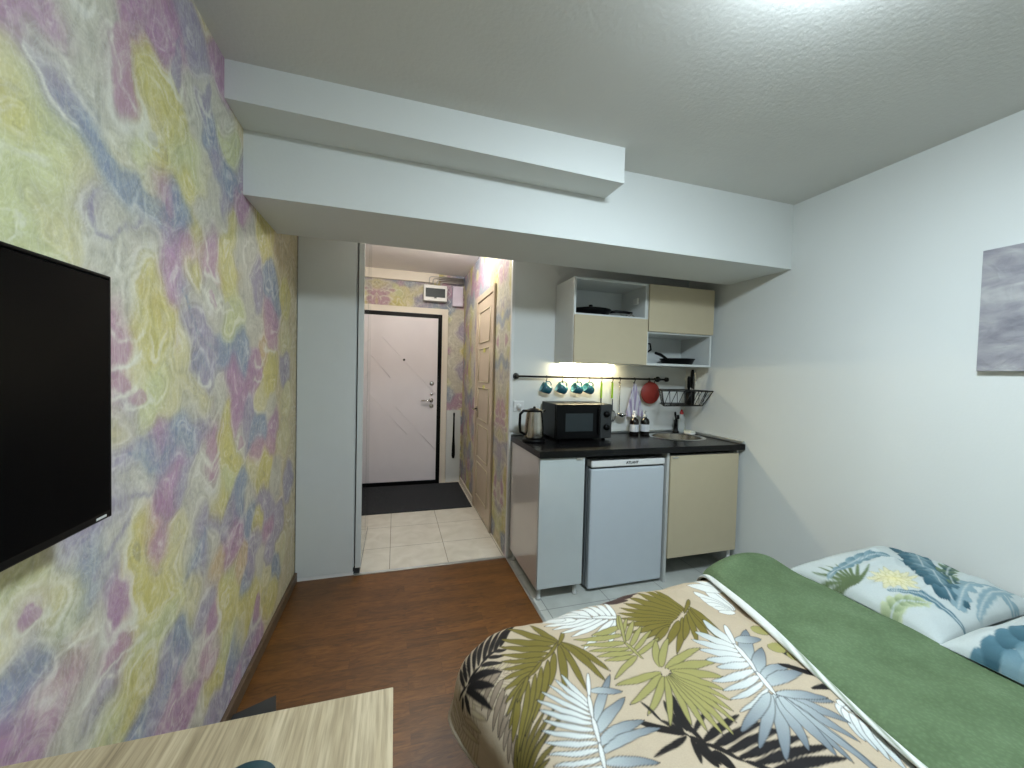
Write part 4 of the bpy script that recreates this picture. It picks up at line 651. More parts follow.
# mugs hung by their handles
def mug():
    t=thing('mug','x','mug',(0,0,0))
    Rm=Matrix.Rotation(math.radians(-66),3,'Y')     # mouth to the left, base to the lower right
    off=Vector((0,0,-.052))
    build('cup',MB().lathe([(0,-.036),(.026,-.036),(.031,-.030),(.0375,.0),(.040,.040),(.0375,.040),(.034,.0),(.027,-.030),(0,-.031)],off,28,Rm),M['teal'],t,local=True)
    hp=[]
    for a in np.linspace(-1.25,1.25,9): hp.append(Rm@Vector((.034+.030*math.cos(a)-.006,0,.024*math.sin(a)/.95+.002))+off)
    build('handle',MB().tube(hp,.0048,8),M['teal'],t,local=True)
    build('glaze',MB().lathe([(0,-.0305),(.0266,-.0295),(.0335,.0),(.0368,.0395)],off,28,Rm),M['tealin'],t,local=True,label='paler inside')
    return t
names4=['leftmost','second from left','third from left','rightmost']
for k,x in enumerate((1.698,1.829,1.954,2.057)):
    if k==0: m0=mug(); mm=m0
    else: mm=copy_tree(m0)
    mm.location=(x,RY+.004-.012,RZ-.034-.003); mm.rotation_euler=(0,math.radians((0,4,-3,5)[k]),math.radians((-6,-2,4,8)[k]))
    setp(mm,'teal ceramic mug hanging by its handle from the rail, %s of the four'%names4[k],'mug','teal mugs on the rail')
    hook(x,'S hook holding the %s teal mug'%names4[k])
# utensils
hook(2.165,'S hook holding the left green-handled spatula'); hook(2.263,'S hook holding the right green-handled turner'); hook(2.329,'S hook holding the steel ladle')
hook(2.465,'S hook holding the hanging kitchen towel'); hook(2.603,'S hook holding the round red trivet'); hook(2.655,'empty S hook next to the right end of the rail')
def handle_g(m,x,z0,z1,y=RY-.002):
    m.box((x-.008,y-.006,z1),(x+.008,y+.006,z0),.005); return m
ZH=RZ-.034
t=thing('spatula','lime green handled spatula on the rail, left of the two, half hidden by the microwave','spatula',(2.165,RY,ZH),'green handled utensils')
build('handle',handle_g(MB(),2.165,ZH+.002,ZH-.125),M['green'],t)
build('blade',MB().box((2.161,RY-.005,ZH-.20),(2.169,RY+.001,ZH-.12)).box((2.135,RY-.004,ZH-.28),(2.195,RY-.001,ZH-.20),.001),M['darkgrey'],t)
t=thing('slotted_turner','lime green handled whisk-like turner on the rail, right of the two, beside the ladle','turner',(2.263,RY,ZH),'green handled utensils')
build('handle',handle_g(MB(),2.263,ZH+.002,ZH-.125),M['green'],t)
lp=[(2.267,RY-.003,ZH-.13),(2.268,RY-.003,ZH-.22)]
m=MB().tube(lp,.004,8)
for wd in (.03,.018,.007): m.tube([(2.268+wd*math.sin(a),RY-.003,ZH-.22-.045+.045*math.cos(a)) for a in np.linspace(0,2*pi,17)[:-1]],.0025,6,closed=True)
build('head',m,M['darkgrey'],t)
t=thing('ladle','steel soup ladle hanging on the rail between the green turner and the towel','ladle',(2.329,RY,ZH))
build('handle',MB().tube([(2.329,RY-.004,ZH+.002),(2.329,RY-.006,ZH-.10),(2.327,RY-.008,ZH-.235)],.005,8,rs=[.007,.004,.004]),M['steel'],t)
build('bowl',MB().lathe([(0,-.028),(.018,-.025),(.034,-.012),(.040,.004),(.038,.004),(.032,-.010),(.017,-.022),(0,-.025)],(2.327,RY-.045,ZH-.245),22),M['chrome'],t)
# towel
NU,NV=34,40; co=np.zeros((NU,NV,3))
for j in range(NV):
    s_=j/(NV-1); half=.006+.088*s_**.8
    for i in range(NU):
        u=-1+2*i/(NU-1); co[i,j]=(2.468+u*half+.006*s_*math.sin(3*u), RY-.004+.016*math.sin(u*9+.5)*min(1,s_*1.5+.15)*(.5+.5*s_), ZH-.002-.262*s_-.022*abs(u)*s_+.01*math.sin(u*7)*s_)
tw=grid_mesh('kitchen_towel',co,None,M['towel'],loc=(2.468,RY,ZH)); sm=tw.modifiers.new('thickness','SOLIDIFY'); sm.thickness=.004
setp(tw,'lilac and white checked kitchen towel hanging from the rail in folds','towel')
t=thing('round_trivet','round brick red silicone trivet hanging from the rail beside the towel','trivet',(2.643-.04,RY,1.262))
build('disc',MB().lathe([(0,-.004),(.088,-.004),(.091,0),(.088,.004),(0,.004)],(2.618,RY-.004,1.258),40,Matrix.Rotation(pi/2,3,'X')),M['red'],t)
build('loop',MB().tube([(2.606+.012*math.cos(a),RY-.004,1.346+.012*math.sin(a)) for a in np.linspace(0,2*pi,13)[:-1]],.003,6,closed=True),M['red'],t)
# ---------------------------------------------------------------- wire shelf with cutlery
t=thing('wire_shelf','black wire dish shelf with zigzag front fixed to the right end of the kitchen wall','wire shelf',(2.75,2.60,1.17))
X0,X1,Y0,Y1,ZU,ZL=2.52,2.994,2.43,2.728,1.288,1.172
f=MB()
XB=X0+.19
f.tube([(XB,Y1,ZU),(X0,Y0,ZU),(X1,Y0,ZU),(X1,Y1,ZU)],.0048,8); f.tube([(XB,Y1,ZU),(X1,Y1,ZU)],.004,8)
f.tube([(XB+.03,Y1,ZL),(X0+.045,Y0+.03,ZL),(X1-.07,Y0+.03,ZL),(X1-.07,Y1,ZL)],.0045,8); f.tube([(XB+.03,Y1,ZL),(X1-.07,Y1,ZL)],.004,8)
f.tube([(X0,Y0,ZU),(X0+.045,Y0+.03,ZL)],.004,6); f.tube([(X1,Y0,ZU),(X1-.07,Y0+.03,ZL)],.004,6)
build('frame',f,M['blackm'],t)
f=MB(); n=7
for k in range(n):
    a=X0+(X1-X0)*k/n; b=X0+(X1-X0)*(k+.5)/n; c=X0+(X1-X0)*(k+1)/n; bb=min(max(b,X0+.045),X1-.07)
    f.tube([(a,Y0,ZU),(bb,Y0+.03,ZL),(c,Y0,ZU)],.003,6)
build('zigzag_front',f,M['blackm'],t)
f=MB()
for k in range(14):
    x=XB+.045+(X1-XB-.13)*k/13; x2=X0+.055+(X1-X0-.13)*k/13; f.rod((x2,Y0+.03,ZL),(x,Y1,ZL),.0022,6)
for k in range(4):
    y=Y0+.05+k*.06; xx=X0+(XB-X0)*(y-Y0)/(Y1-Y0); f.tube([(xx,y,ZU),(xx+.035,y,ZL)],.0025,6); f.tube([(X1,y,ZU),(X1-.07,y,ZL)],.0025,6)
build('bottom_wires',f,M['blackm'],t)
cup=thing('cutlery_holder','black cutlery cup hooked in the wire shelf, full of knives','cutlery holder',(2.88,2.53,1.18))
build('cup',MB().lathe([(0,0),(.032,0),(.034,.004),(.038,.115),(.035,.115),(.031,.006),(0,.005)],(2.878,2.545,1.178),20),M['black'],cup)
kn=[((2.862,2.54,1.24),(2.822,2.50,1.40),.0125,'black','black handled knife leaning left in the wire shelf, leftmost'),
    ((2.875,2.535,1.24),(2.856,2.50,1.455),.0135,'black','black handled knife standing tallest in the wire shelf cup'),
    ((2.89,2.54,1.24),(2.872,2.52,1.42),.012,'black','black handled knife behind the tallest one in the wire shelf cup'),
    ((2.90,2.54,1.22),(2.905,2.52,1.455),.005,'steel','slim steel knife sharpener upright at the right of the knives'),
    ((2.905,2.56,1.22),(2.945,2.56,1.375),.005,'steel','short steel spoon handle rightmost in the wire shelf')]
for a,b,r,mk,lb in kn:
    a=Vector(a);b=Vector(b); k=thing('knife' if mk=='black' else 'cutlery',lb,'knife' if mk=='black' else 'cutlery',a)
    d=(b-a); build('handle',MB().tube([a+d*.35,a+d*.5,a+d*.9,b],r,8,rs=[r*.7,r,r,r*.7]),M[mk],k); build('blade',MB().box((a.x-.006,a.y-.0008,a.z-.055),(a.x+.006,a.y+.0008,a.z+.0),0).tube([a,a+d*.36],.0035,6),M['steel'],k)
# ---------------------------------------------------------------- on the worktop
t=thing('microwave_oven','black microwave oven with a small dark window standing on the left of the worktop','microwave',(1.89,2.6,.927))
mx0,mx1,my0,my1,mz0,mz1=1.672,2.108,2.455,2.715,.94,1.186
build('housing',B((mx0,my0,mz0),(mx1,my1,mz1),.006),M['black'],t)
dr=build('door',B((mx0+.002,my0-.018,mz0+.002),(mx1-.095,my0-.001,mz1-.002),.005),M['black'],t)
build('window',B((mx0+.07,my0-.020,mz0+.055),(mx1-.155,my0-.0175,mz1-.065),.001),M['glassdark'],dr)
build('handle',B((mx1-.118,my0-.034,mz0+.03),(mx1-.104,my0-.019,mz1-.03),.004),M['black'],dr)
cp=build('control_panel',B((mx1-.093,my0-.018,mz0+.002),(mx1-.002,my0-.001,mz1-.002),.004),M['darkgrey'],t)
for z in (1.115,1.02):
    build('knob',MB().lathe([(0,.022),(.018,.022),(.021,.016),(.023,0)],(mx1-.047,my0-.018,z),22,Matrix.Rotation(pi/2,3,'X')),M['black'],cp)
for x in (mx0+.04,mx1-.04):
    for y in (my0+.03,my1-.03): build('foot',MB().lathe([(0,0),(.014,0),(.014,.0135)],(x,y,.927),12),M['black'],t)
kx,ky=1.528,2.485
t=thing('kettle','stainless steel electric kettle with black handle and base left of the microwave','kettle',(kx,ky,.927))
build('base',MB().lathe([(0,0),(.078,0),(.080,.006),(.078,.018),(.03,.024),(0,.024)],(kx,ky,.927),32),M['black'],t)
build('kettle_body',MB().lathe([(0,.026),(.066,.026),(.068,.034),(.066,.10),(.058,.17),(.053,.205)],(kx,ky,.927),36),M['steel'],t)
build('lid',MB().lathe([(.0535,.204),(.056,.208),(.054,.216),(.03,.226),(.010,.228),(.010,.238),(0,.240)],(kx,ky,.927),30),M['black'],t)
build('spout',MB().poly([(kx+.050,ky-.014,.927+.195),(kx+.050,ky+.014,.927+.195),(kx+.082,ky,.927+.205)],(0,0,.014)),M['steel'],t)
build('handle',MB().tube([(kx-.045,ky-.01,1.137),(kx-.085,ky-.015,1.138),(kx-.108,ky-.018,1.115),(kx-.110,ky-.018,1.05),(kx-.104,ky-.016,.995),(kx-.066,ky-.01,.975)],.0095,10),M['black'],t)
def bottle(x,y,label,pump):
    t=thing('soap_bottle',label,'bottle',(x,y,.927),'dark pump bottles')
    build('bottle_body',MB().lathe([(0,0),(.033,0),(.035,.004),(.035,.108),(.028,.128),(.014,.136),(.013,.146),(0,.146)],(x,y,.927),26),M['darkbottle'],t)
    build('label',MB().lathe([(.0356,.03),(.0358,.032),(.0358,.084),(.0356,.086)],(x,y,.927),26),M['label'],t)
    p=build('pump',MB().lathe([(.015,.142),(.016,.158),(.006,.160),(.005,.182),(.012,.184),(.012,.192),(0,.193)],(x,y,.927),16),M[pump],t)
    build('nozzle',MB().tube([(x,y,.927+.187),(x-.02,y-.02,.927+.188),(x-.03,y-.03,.927+.180)],.004,8),M[pump],p)
bottle(2.42,2.62,'dark bottle with white label and white pump, left of the pair behind the worktop','label')
bottle(2.515,2.615,'dark bottle with white label and clear pump, right of the pair beside the sink','clear')
t=thing('dish_soap_bottle','clear dish soap bottle with a red cap behind the sink','bottle',(2.905,2.665,.927))
build('bottle_body',MB().lathe([(0,0),(.034,0),(.036,.01),(.036,.07),(.026,.09),(.032,.11),(.026,.145),(.013,.158)],(2.925,2.685,.927),24,None,1,.75),M['clear'],t)
build('cap',MB().lathe([(.015,.154),(.015,.175),(.010,.18),(.008,.193),(0,.194)],(2.925,2.685,.927),16),M['redcap'],t)
t=thing('soap_dish','white soap dish with a sponge at the right back corner of the worktop','soap dish',(2.94,2.57,.927))
build('dish',MB().lathe([(0,0),(.03,0),(.038,.012),(.036,.013),(.028,.004),(0,.004)],(2.937,2.60,.9275),24,None,1,1.5),M['white'],t)
build('sponge',B((2.912,2.56,.933),(2.962,2.64,.955),.006),M['foam'],t)
t=thing('power_socket','white wall socket above the worktop behind the kettle','socket',(1.487,YK,1.12))
build('plate',B((1.455,YK-.010,1.105),(1.535,YK-.001,1.185),.004),M['white'],t)
build('plug',MB().lathe([(0,.03),(.016,.03),(.02,0)],(1.495,YK-.010,1.145),16,Matrix.Rotation(pi/2,3,'X')),M['white'],t)
# ---------------------------------------------------------------- television
t=thing('television','black flat television mounted on the left marbled wall','television',(.05,.54,1.33))
build('screen',B((.094,.185,1.116),(.0995,.900,1.543),.0005),M['screen'],t)
build('bezel',MB().box((.056,.175,1.102),(.0985,.909,1.118),.003).box((.056,.175,1.546),(.0985,.909,1.552),.002).box((.056,.902,1.102),(.0985,.909,1.552),.002).box((.056,.175,1.102),(.0985,.182,1.552),.002),M['black'],t)
build('back_cover',B((.05,.18,1.104),(.094,.898,1.548),.006),M['darkgrey'],t)
build('wall_mount',B((.0015,.45,1.25),(.05,.65,1.42),.003),M['blackm'],t)
build('brand_mark',B((.0985,.868,1.107),(.0992,.893,1.111)),M['panelgrey'],t)
# ---------------------------------------------------------------- desk with jar
t=thing('desk','light oak desk with squared edges in the near left corner against the marbled wall','desk',(.31,.2,0))
build('desk_top',B((.004,-.42,.722),(.614,.795,.75),.0015),M['oak'],t)
for a,b in ((( .02,.60),(.50,.625)),((.02,-.40),(.50,-.375))): build('side_panel',B((a[0],a[1],0),(b[0],b[1],.7215),.001),M['oak'],t)
build('back_panel',B((.02,-.374,.36),(.04,.599,.7215)),M['oak'],t)
t=thing('storage_jar','dark teal ribbed jar standing on the near edge of the oak desk','jar',(.412,.602,.75))
jx,jy=.412,.602
rb=MB()
for k in range(40):
    a=2*pi*k/40; rb.rod((jx+.0405*math.cos(a),jy+.0405*math.sin(a),.756),(jx+.0405*math.cos(a),jy+.0405*math.sin(a),.792),.0022,6)
build('jar_body',MB().lathe([(0,.002),(.038,.002),(.040,.006),(.040,.044)],(jx,jy,.75),36),M['teal'],t)
build('ribs',rb,M['teal'],t)
build('lid',MB().lathe([(.043,.042),(.0435,.050),(.041,.053),(.012,.055),(.008,.062),(0,.063)],(jx,jy,.75),36),M['tealdk'],t)
t=thing('plastic_box','flat dark grey box on the floor against the left wall behind the desk','box',(.1,1.67,0))
build('casing',MB().hexa([(.022,1.60,0),(.19,1.63,0),(.022,1.71,0),(.155,1.77,0),(.022,1.60,.03),(.19,1.63,.03),(.022,1.71,.03),(.155,1.77,.03)]),M['darkgrey'],t)
build('vent_strip',B((.05,1.64,.0301),(.13,1.66,.0325),.001),M['black'],t)
# ---------------------------------------------------------------- painting
pc=B((W-.028,.32,1.45),(W-.002,.998,1.957),.002)
po=build('wall_painting',pc,M['canvas'],loc=(W,.66,1.70))
setp(po,'grey abstract canvas with pale impasto strokes on the white right wall','painting')
# ---------------------------------------------------------------- ceiling lamp of the room
lx,ly=1.60,.54
t=thing('ceiling_lamp','round white ceiling lamp over the middle of the room','ceiling light',(lx,ly,HC))
build('base_plate',MB().lathe([(0,0),(.195,0),(.20,-.032),(.185,-.036),(.18,-.03)],(lx,ly,HC-.001),40),M['white'],t)
build('shade',MB().lathe([(.183,-.033),(.186,-.055),(.165,-.072),(.12,-.084),(.05,-.090),(0,-.091)],(lx,ly,HC),40),M['lamp'],t)
# ---------------------------------------------------------------- printed textiles: painting helpers
COL={k:np.array(lin(v)) for k,v in dict(base='b3a38c',olive='6c6126',olivedk='5d5220',khaki='938d55',white='d6d7d2',white2='aeb6b6',black='0e090a',brown='3d2a28',line='54463c',line2='8a7a68',
  blue='626b73',tealgrey='7f979e',teal='41646f',tealmid='517380',tealdark='264955',green='6f8259',palegreen='b9c0a0',yellow='d9cf9a',pwhite='b6bdbb').items()}
class Canvas:
    def __init__(s,x0,x1,y0,y1,st,base):
        s.x0,s.y0,s.st=x0,y0,st; s.nx=int((x1-x0)/st)+1; s.ny=int((y1-y0)/st)+1
        s.X,s.Y=np.meshgrid(x0+np.arange(s.nx)*st,y0+np.arange(s.ny)*st,indexing='ij')
        s.I=np.ones((s.nx,s.ny,3))*base
    def leaflet(s,p,q,w,ca,cb,outline=None,curve=.0,ow=.0028,serr=0,mid=None):
        p=np.array(p);q=np.array(q); d=q-p; L=np.hypot(*d)
        if L<1e-4: return
        d=d/L; n=np.array([-d[1],d[0]]); m=w+abs(curve)*L+.01
        a=np.minimum(p,q)-m; b=np.maximum(p,q)+m
        i0=max(0,int((a[0]-s.x0)/s.st)); i1=min(s.nx,int((b[0]-s.x0)/s.st)+2); j0=max(0,int((a[1]-s.y0)/s.st)); j1=min(s.ny,int((b[1]-s.y0)/s.st)+2)
        if i0>=i1 or j0>=j1: return
        sl=(slice(i0,i1),slice(j0,j1)); dx=s.X[sl]-p[0]; dy=s.Y[sl]-p[1]
        t=(dx*d[0]+dy*d[1])/L; v=dx*n[0]+dy*n[1]-curve*L*np.sin(pi*np.clip(t,0,1))*.6
        hw=w*np.sin(pi*np.clip(t,0,1)**.8)**.6
        if serr: hw=hw*(.78+.22*np.abs(np.sin(t*pi*serr+np.sign(v)*.7))) 
        ins=(t>0)&(t<1)
        k=np.clip(.5+(hw-np.abs(v))/s.st,0,1)*ins
        c=ca*(1-np.clip(t,0,1))[...,None]+cb*np.clip(t,0,1)[...,None]
        if mid is not None:
            r=.5+.5*np.sin(t*L/.011+np.abs(v)/.006); c=c*(.86+.22*r[...,None])
        if outline is not None:
            ko=np.clip(.5+(hw+ow-np.abs(v))/s.st,0,1)*((t>-.02)&(t<1.03)); s.I[sl]=s.I[sl]*(1-ko[...,None])+outline*ko[...,None]
        s.I[sl]=s.I[sl]*(1-k[...,None])+c*k[...,None]
        if mid is not None:
            kk=np.clip(.5+(.0018-np.abs(v))/s.st,0,1)*ins*.8; s.I[sl]=s.I[sl]*(1-kk[...,None])+mid*kk[...,None]
def spine_pts(sp,n):
    P=np.array(sp,float); seg=np.hypot(*(P[1:]-P[:-1]).T); cum=np.concatenate([[0],np.cumsum(seg)]); out=[]
    for t in np.linspace(0,1,n):
        s_=t*cum[-1]; out.append([np.interp(s_,cum,P[:,0]),np.interp(s_,cum,P[:,1])])
    out=np.array(out)
    for _ in range(3):
        o2=out.copy(); o2[1:-1]=(out[:-2]+2*out[1:-1]+out[2:])/4; out=o2
    tg=np.gradient(out,axis=0); tg/=np.hypot(tg[:,0],tg[:,1])[:,None]+1e-9; return out,tg
FRP={'olive':('olive','olivedk'),'olivedk':('olivedk','olivedk'),'khaki':('khaki','olive'),'white':('white','white2'),'white2':('white2','blue'),'black':('black','black'),'brown':('brown','brown'),'blue':('white2','blue'),'line':('line','base')}
def frond(cv,sp,n,Ll,Lr,a0,a1,w,col,rs):
    P,T=spine_pts(sp,n+2); dark=COL['black'] if col not in('black','brown') else None
    ca,cb=[COL[c] for c in FRP[col]]
    for i in range(n,-1,-1):
        t=i/n; Lt=(.55+.45*math.sin(pi*min(1,t*1.1+.15)))*(1-.35*t)
        for sgn,L in ((1,Ll),(-1,Lr)):
            a=math.radians(a0+(a1-a0)*t**.8+rs.uniform(-4,4))*sgn; tx,ty=T[i]
            d=np.array([tx*math.cos(a)-ty*math.sin(a),tx*math.sin(a)+ty*math.cos(a)]); ln=L*Lt*rs.uniform(.88,1.08)
            c1,c2=ca,cb
            if col=='blue' and sgn<0: c1,c2=COL['blue'],COL['blue']*.85
            if col=='blue' and sgn>0: c1,c2=COL['white'],COL['blue']
            cv.leaflet(P[i],P[i]+d*ln,w*.62*rs.uniform(.85,1.1),c1,c2,dark,-sgn*.10,.0022)
    sc=COL['black']*.5+ca*.5
    for i in range(len(P)-1):
        cv.leaflet(P[i]-T[i]*.004,P[i+1]+T[i+1]*.006,.0042,ca,ca,dark,0,.0016)
# ---------------------------------------------------------------- bed
BX0,BX1,BY0,BY1,BZ=1.0,2.99,-.30,1.36,.50
t=thing('bed','double bed with a pale mattress on a low dark base against the right wall','bed',(1.95,.6,0))
build('mattress',B((BX0+.07,BY0+.06,.26),(BX1,BY1-.06,.478),.05),M['mattress'],t)
build('bed_base',B((BX0+.10,BY0+.08,.09),(BX1,BY1-.08,.26),.01),M['bedframe'],t)
for x in (1.16,2.9):
    for y in (-.12,1.20): build('leg',B((x-.03,y-.03,0),(x+.03,y+.03,.092),.004),M['bedframe'],t)
# bedspread: printed side up, lying slightly askew, folding back to green near the pillows
TH=math.radians(6); OX,OY=2.0,1.435; ct,st_=math.cos(TH),math.sin(TH)
def to_ab(x,y): return (x-OX)*ct+(y-OY)*st_, -(x-OX)*st_+(y-OY)*ct
def to_xy(a,b): return OX+a*ct-b*st_, OY+a*st_+b*ct
A0=-1.245; RD=.10; HANG=.11; DM=RD+HANG; RC=.15
def skew(b): return np.minimum(.20*np.maximum(-b-.14,0),.22)
QS=.0031; cv=Canvas(A0-HANG-.01,.30,-1.95,HANG+.01,QS,COL['base'])
rs=random.Random(12)
def fr(col,sp,n,Ll,Lr,a0,a1,w): frond(cv,[to_ab(*p) for p in sp],n,Ll,Lr,a0,a1,w,col,rs)
for k in range(18):
    cx_,cy_=rs.uniform(.7,1.95),rs.uniform(-.4,1.6); a=rs.uniform(0,2*pi); sp=[to_ab(cx_+r*math.cos(a+r),cy_+r*math.sin(a+r)) for r in (0,.12,.24)]
    if cx_>1.0 and cy_>.5: continue
    P,T=spine_pts(sp,10)
    for i in range(9):
        for sg in (1,-1):
            aa=math.radians(60-35*i/9)*sg; d=np.array([T[i][0]*math.cos(aa)-T[i][1]*math.sin(aa),T[i][0]*math.sin(aa)+T[i][1]*math.cos(aa)])
            cv.leaflet(P[i],P[i]+d*.09,.006,COL['base'],COL['khaki']*.4+COL['base']*.6,COL['line'],0,.0014)
for k,(col,x,y,a) in enumerate([('olive',1.0,.1,.5),('white',1.5,.1,3.4),('black',1.3,-.2,4.0),('khaki',1.7,-.1,4.2),('blue',.9,-.2,.2),('black',1.45,.05,4.3),('line',.9,1.6,2.2),('brown',1.6,1.75,.4)]):
    fr(col,[(x+r*math.cos(a+r),y+r*math.sin(a+r)) for r in (0,.13,.27)],14,.17,.16,70,22,.017)
for (x1,y1,x2,y2,hw_,col_,cur_) in LEAFLETS:
    p1,p2=to_ab(x1,y1),to_ab(x2,y2); dk=COL['black'] if col_ not in ('black','brown') else None
    c1,c2={'olive':('olive','olive'),'olivedk':('olivedk','olivedk'),'khaki':('khaki','khaki'),'white':('white','white'),'white2':('white','white2'),'blue':('white2','blue'),'line':('line2','line2')}.get(col_,(col_,col_))
    cv.leaflet(p1,p2,max(hw_,.0035)*1.5,COL[c1],COL[c2],dk,cur_,.0018)
def drape(X,Y,top):
    """lay a flat cloth over the bed: flat on top, rolling over the edges, hanging below"""
    a,b=to_ab(X,Y); return drape_ab(a,b,top)
def drape_ab(a,b,top):
    sk=skew(b); a=a-sk; qa=np.maximum(a,A0+RD+RC); qb=np.minimum(b,-RD-RC); da=a-qa; db=b-qb; d=np.hypot(da,db)+1e-9
    na,nb=da/d,db/d; fl=np.minimum(d,RC); qa=qa+na*fl; qb=qb+nb*fl; d=np.maximum(d-RC,0); R=RD; arc=R*pi/2
    th=np.minimum(d,arc)/R; over=np.maximum(d-arc,0)
    h=R*np.sin(th)+over*.18; dz=R*(1-np.cos(th))+over*.98
    h=h+np.clip(over,0,.2)*.10*np.sin((a*2+b*3+np.arctan2(nb,na)*.6)*7)
    x,y=to_xy(qa+na*h+sk,qb+nb*h); return x,y,top-dz
A_,B_=cv.X,cv.Y
dip=.005*np.sin(A_*9+B_*4)+.004*np.sin(B_*11-A_*5)+.004*np.sin(A_*23+B_*17)
Qx,Qy,Qz=drape_ab(A_,B_,BZ+dip)
Qz=Qz+.0022*np.abs(np.sin((A_+B_)*38))*np.abs(np.sin((A_-B_)*38))
Qz=np.maximum(Qz,.03)
keepq=np.hypot(np.minimum(A_-skew(B_)-(A0+RD+RC),0),np.maximum(B_+RD+RC,0))<=DM+RC
Q3=np.stack([Qx,Qy,Qz],-1)
q=grid_mesh('bedspread',Q3,cv.I,M['quilt'],loc=(1.3,.6,BZ),keep=keepq)
sm=q.modifiers.new('thickness','SOLIDIFY'); sm.thickness=.008; sm.offset=-1
setp(q,'palm leaf print bedspread in beige, olive, black and grey over the bed','bedspread')
hm=MB(); hab=[(A0+RD-DM+float(skew(y)),y) for y in np.arange(-1.93,-RD-RC,.03)]+[(A0+RD+RC-(DM+RC)*math.cos(w)+float(skew(-RD-RC+(DM+RC)*math.sin(w))),-RD-RC+(DM+RC)*math.sin(w)) for w in np.linspace(0,pi/2,18)]+[(x,-RD+DM) for x in np.arange(A0+RD+RC+.03,.28,.03)]
hp=[tuple(float(v) for v in drape_ab(np.array(p[0]),np.array(p[1]),BZ)) for p in hab]
hm.tube(hp,.0055,6); build('hem',hm,M['hem'],q)
# green folded-back band of the same bedspread
def xl(y): return 1.975-.205*np.clip(1.45-y,-.1,1.3)+.008*np.sin(y*7)
U_=np.linspace(0,1,112); gy=np.arange(-.40,1.66,.01)
UU,GY=np.meshgrid(U_,gy,indexing='ij'); GX=xl(GY)+(2.378-xl(GY))*UU
puff=.020+.016*np.sin(pi*UU)**.5+.005*np.sin(GY*7+GX*6)+.003*np.sin(GY*23+3*GX)+.045*np.exp(-((GY-1.40)/.14)**2)*np.sin(pi*UU)**.7
edge=np.clip(np.minimum(UU,1-UU)/.05,0,1); puff=puff*(.35+.65*np.sqrt(edge))
Gx,Gy,Gz=drape(GX,GY,BZ+puff)
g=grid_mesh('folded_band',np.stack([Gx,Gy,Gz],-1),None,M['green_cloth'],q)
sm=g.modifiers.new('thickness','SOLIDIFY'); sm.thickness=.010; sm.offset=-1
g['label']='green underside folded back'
ey=np.arange(-.39,1.63,.006); ea=np.linspace(0,2*pi,15)
EX=np.zeros((len(ey),15,3)); Ec=np.zeros((len(ey),15,3))
for i,y in enumerate(ey):
    rr=.006+.006*(.5+.5*math.sin(y*6.1+1))*(.3+.7*min(1,max(0,(1.5-y)*2)))
    x0=float(xl(y))-.006
    for j,a in enumerate(ea):
        X_,Y_,Z_=drape(np.array(x0),np.array(y),np.array(BZ+.008+rr*.7))
        EX[i,j]=(X_+rr*1.7*math.cos(a),Y_,Z_+rr*math.sin(a))
        s_=(.5+.5*math.sin(y*55+a*3.1))**2; s2=min(1,max(0,.5+1.2*math.sin(y*8+2))); gcol=COL['green'] if math.sin(y*3)>0 else COL['tealgrey']
        Ec[i,j]=COL['white']*(1-.9*s_*s2)+gcol*.6*s_*s2
e=grid_mesh('fold_edge',EX,Ec,M['leaf_fold'],q); e['label']='white leaf print roll along the fold'
# fitted sheet showing by the pillows
sx_=np.linspace(2.38,2.985,60); sy_=np.linspace(-.3,1.26,160); SX,SY=np.meshgrid(sx_,sy_,indexing='ij')
Sx,Sy,Sz=drape(SX,SY,BZ-.012+.004*np.sin(SY*13+SX*7))
sh=grid_mesh('bed_sheet',np.stack([Sx,Sy,Sz],-1),None,M['mattress'],loc=(2.6,.6,BZ)); setp(sh,'white sheet on the head end of the bed under the pillows','sheet')
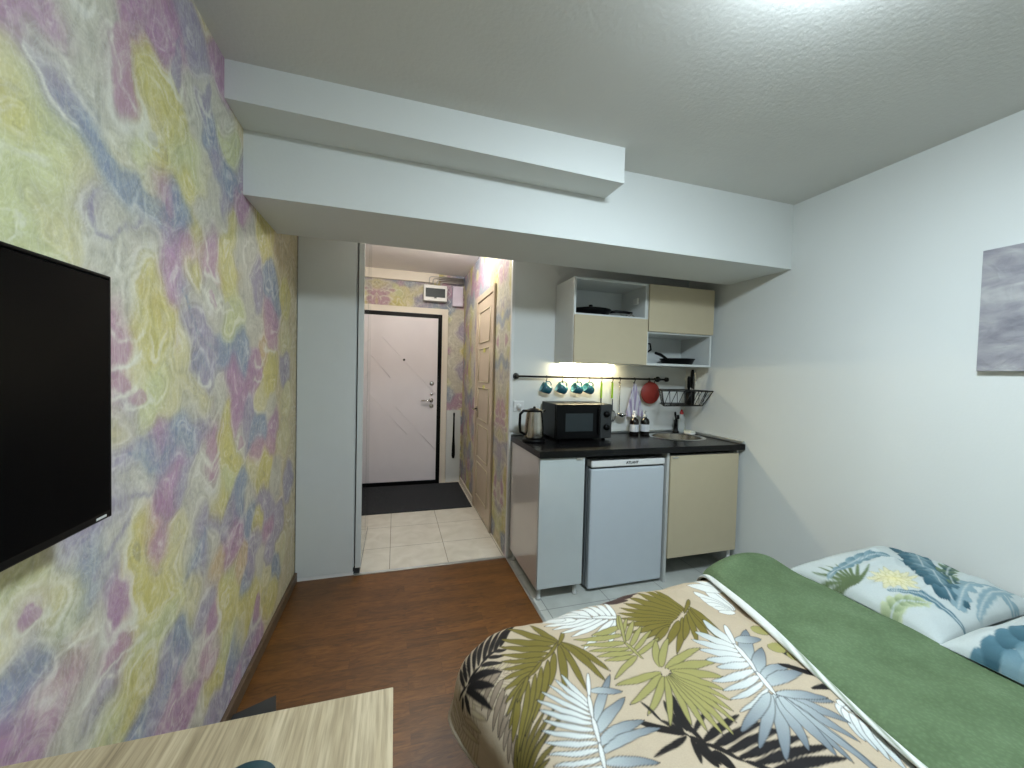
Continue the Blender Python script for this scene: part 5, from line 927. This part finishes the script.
# pillows
def pillow(x0,x1,y0,y1,zc,th,leaves,seed,label,extra,tilt,loc):
    n=int((x1-x0)/.005); m_=int((y1-y0)/.005)
    cvp=Canvas(x0,x1,y0,y1,.005,COL['pwhite'])
    extra(cvp)
    for sp,hw,se,ca,cb in leaves:
        hw*=1.25
        P,T=spine_pts(sp,9)
        # one large blade following its spine, drawn as overlapping leaflets
        if se:
            for i in range(8):
                for sg in (1,-1):
                    a=math.radians(38)*sg; d=np.array([T[i][0]*math.cos(a)-T[i][1]*math.sin(a),T[i][0]*math.sin(a)+T[i][1]*math.cos(a)])
                    wv=math.sin(pi*(i+1.3)/9.5); cvp.leaflet(P[i],P[i]+d*hw*1.1*(.35+.65*wv),hw*.30,COL[ca],COL[cb],COL[cb]*.8,0,.001)
        for i in range(8):
            cvp.leaflet(P[i]-T[i]*.012,P[i+1]+T[i+1]*.012,hw*(.42 if se else .6)*math.sin(pi*(i+1)/9.5)+.003,COL[ca],COL[cb],None)
        for i in range(8): cvp.leaflet(P[i]-T[i]*.004,P[i+1]+T[i+1]*.004,.0028,COL['white2'],COL['white2'])
    X,Y=cvp.X,cvp.Y; u=(X-x0)/(X.max()-x0)*2-1; v=(Y-y0)/(Y.max()-y0)*2-1
    prof=np.clip((1-np.abs(u)**2.6)*(1-np.abs(v)**2.6),0,1)**.5
    # pinch the sides in a little, pull corners out
    Xp=(x0+x1)/2+(X-(x0+x1)/2)*(1-.05*(1-v*v)); Yp=(y0+y1)/2+(Y-(y0+y1)/2)*(1-.05*(1-u*u))
    wr=(fbm(X,Y,seed,6,4)-.5)*.075*prof+(fbm(X*.5+Y,Y,seed+9,9,4)-.5)*.05*prof
    crease=.010*np.sin((X*14+Y*22)+3*fbm(X,Y,seed+4,5,2))*np.exp(-((1-prof)*3)**2)*(np.abs(v)>.45)
    base=zc+tilt*(X-x0)
    top=np.stack([Xp,Yp,base+th*prof+wr+crease],-1); bot=np.stack([Xp,Yp,base-th*.45*prof],-1)
    p=thing('pillow',label,'pillow',loc,'leaf print pillows at the head of the bed')
    grid_mesh('pillowcase',top,cvp.I,M['pillow'],p)
    grid_mesh('pillow_underside',bot[::6,::6],np.ones(bot[::6,::6].shape)*COL['pwhite'],M['pillow'],p,flip=True)
    return p
def ex1(c):
    for k in range(10):
        a=-.9+k*.24; p=np.array((2.40,1.06)); c.leaflet(p,p+np.array((.16*math.cos(a+1.2),.16*math.sin(a+1.2))),.007,COL['green']*.5,COL['green']*.8)
    for k in range(26):
        a=k*2.4; r=.085*(1-.02*k); p=np.array(FLOWER)
        c.leaflet(p,p+np.array((r*math.cos(a)*1.1,r*math.sin(a))),.012,COL['yellow']*(.75+.01*k),COL['pwhite']*.4+COL['yellow']*.6,COL['khaki'],0,.0012)
def ex2(c): pass
pillow(2.36,2.985,.78,1.30,.520,.085,PLEAVES,21,'white pillow printed with teal leaves and a yellow flower, far one by the right wall',ex1,.045,(2.64,1.09,.51))
pillow(2.345,2.985,.15,.78,.530,.115,PLEAVES2,44,'white pillow printed with broad striped blue leaves, near one partly outside the photo',ex2,.03,(2.64,.48,.51))
# ---------------------------------------------------------------- camera and view
CAM=dict(yaw=0.2944,pitch=-0.0282,roll=0.0253)
cy_,sy__=math.cos(CAM['yaw']),math.sin(CAM['yaw']); cp_,sp_=math.cos(CAM['pitch']),math.sin(CAM['pitch'])
F=Vector((sy__*cp_,cy_*cp_,sp_)); R_=Vector((cy_,-sy__,0)); U=R_.cross(F)
cr,sr=math.cos(CAM['roll']),math.sin(CAM['roll'])
r2=R_*cr+U*sr; u2=-R_*sr+U*cr
cam=bpy.data.cameras.new('camera'); co_=bpy.data.objects.new('camera',cam); C.objects.link(co_)
mw=Matrix((r2,u2,-F)).transposed().to_4x4(); mw.translation=Vector((.6082,0,1.3915)); co_.matrix_world=mw
cam.sensor_width=36; cam.lens=384.87/1024*36; cam.clip_start=.02
bpy.context.scene.camera=co_
w=bpy.data.worlds.new('world'); bpy.context.scene.world=w; w.use_nodes=True
w.node_tree.nodes['Background'].inputs['Color'].default_value=(.02,.022,.025,1)
vs=bpy.context.scene.view_settings
vs.view_transform='Standard'; vs.look='None'; vs.gamma=1; vs.use_curve_mapping=False; vs.exposure=EXPO
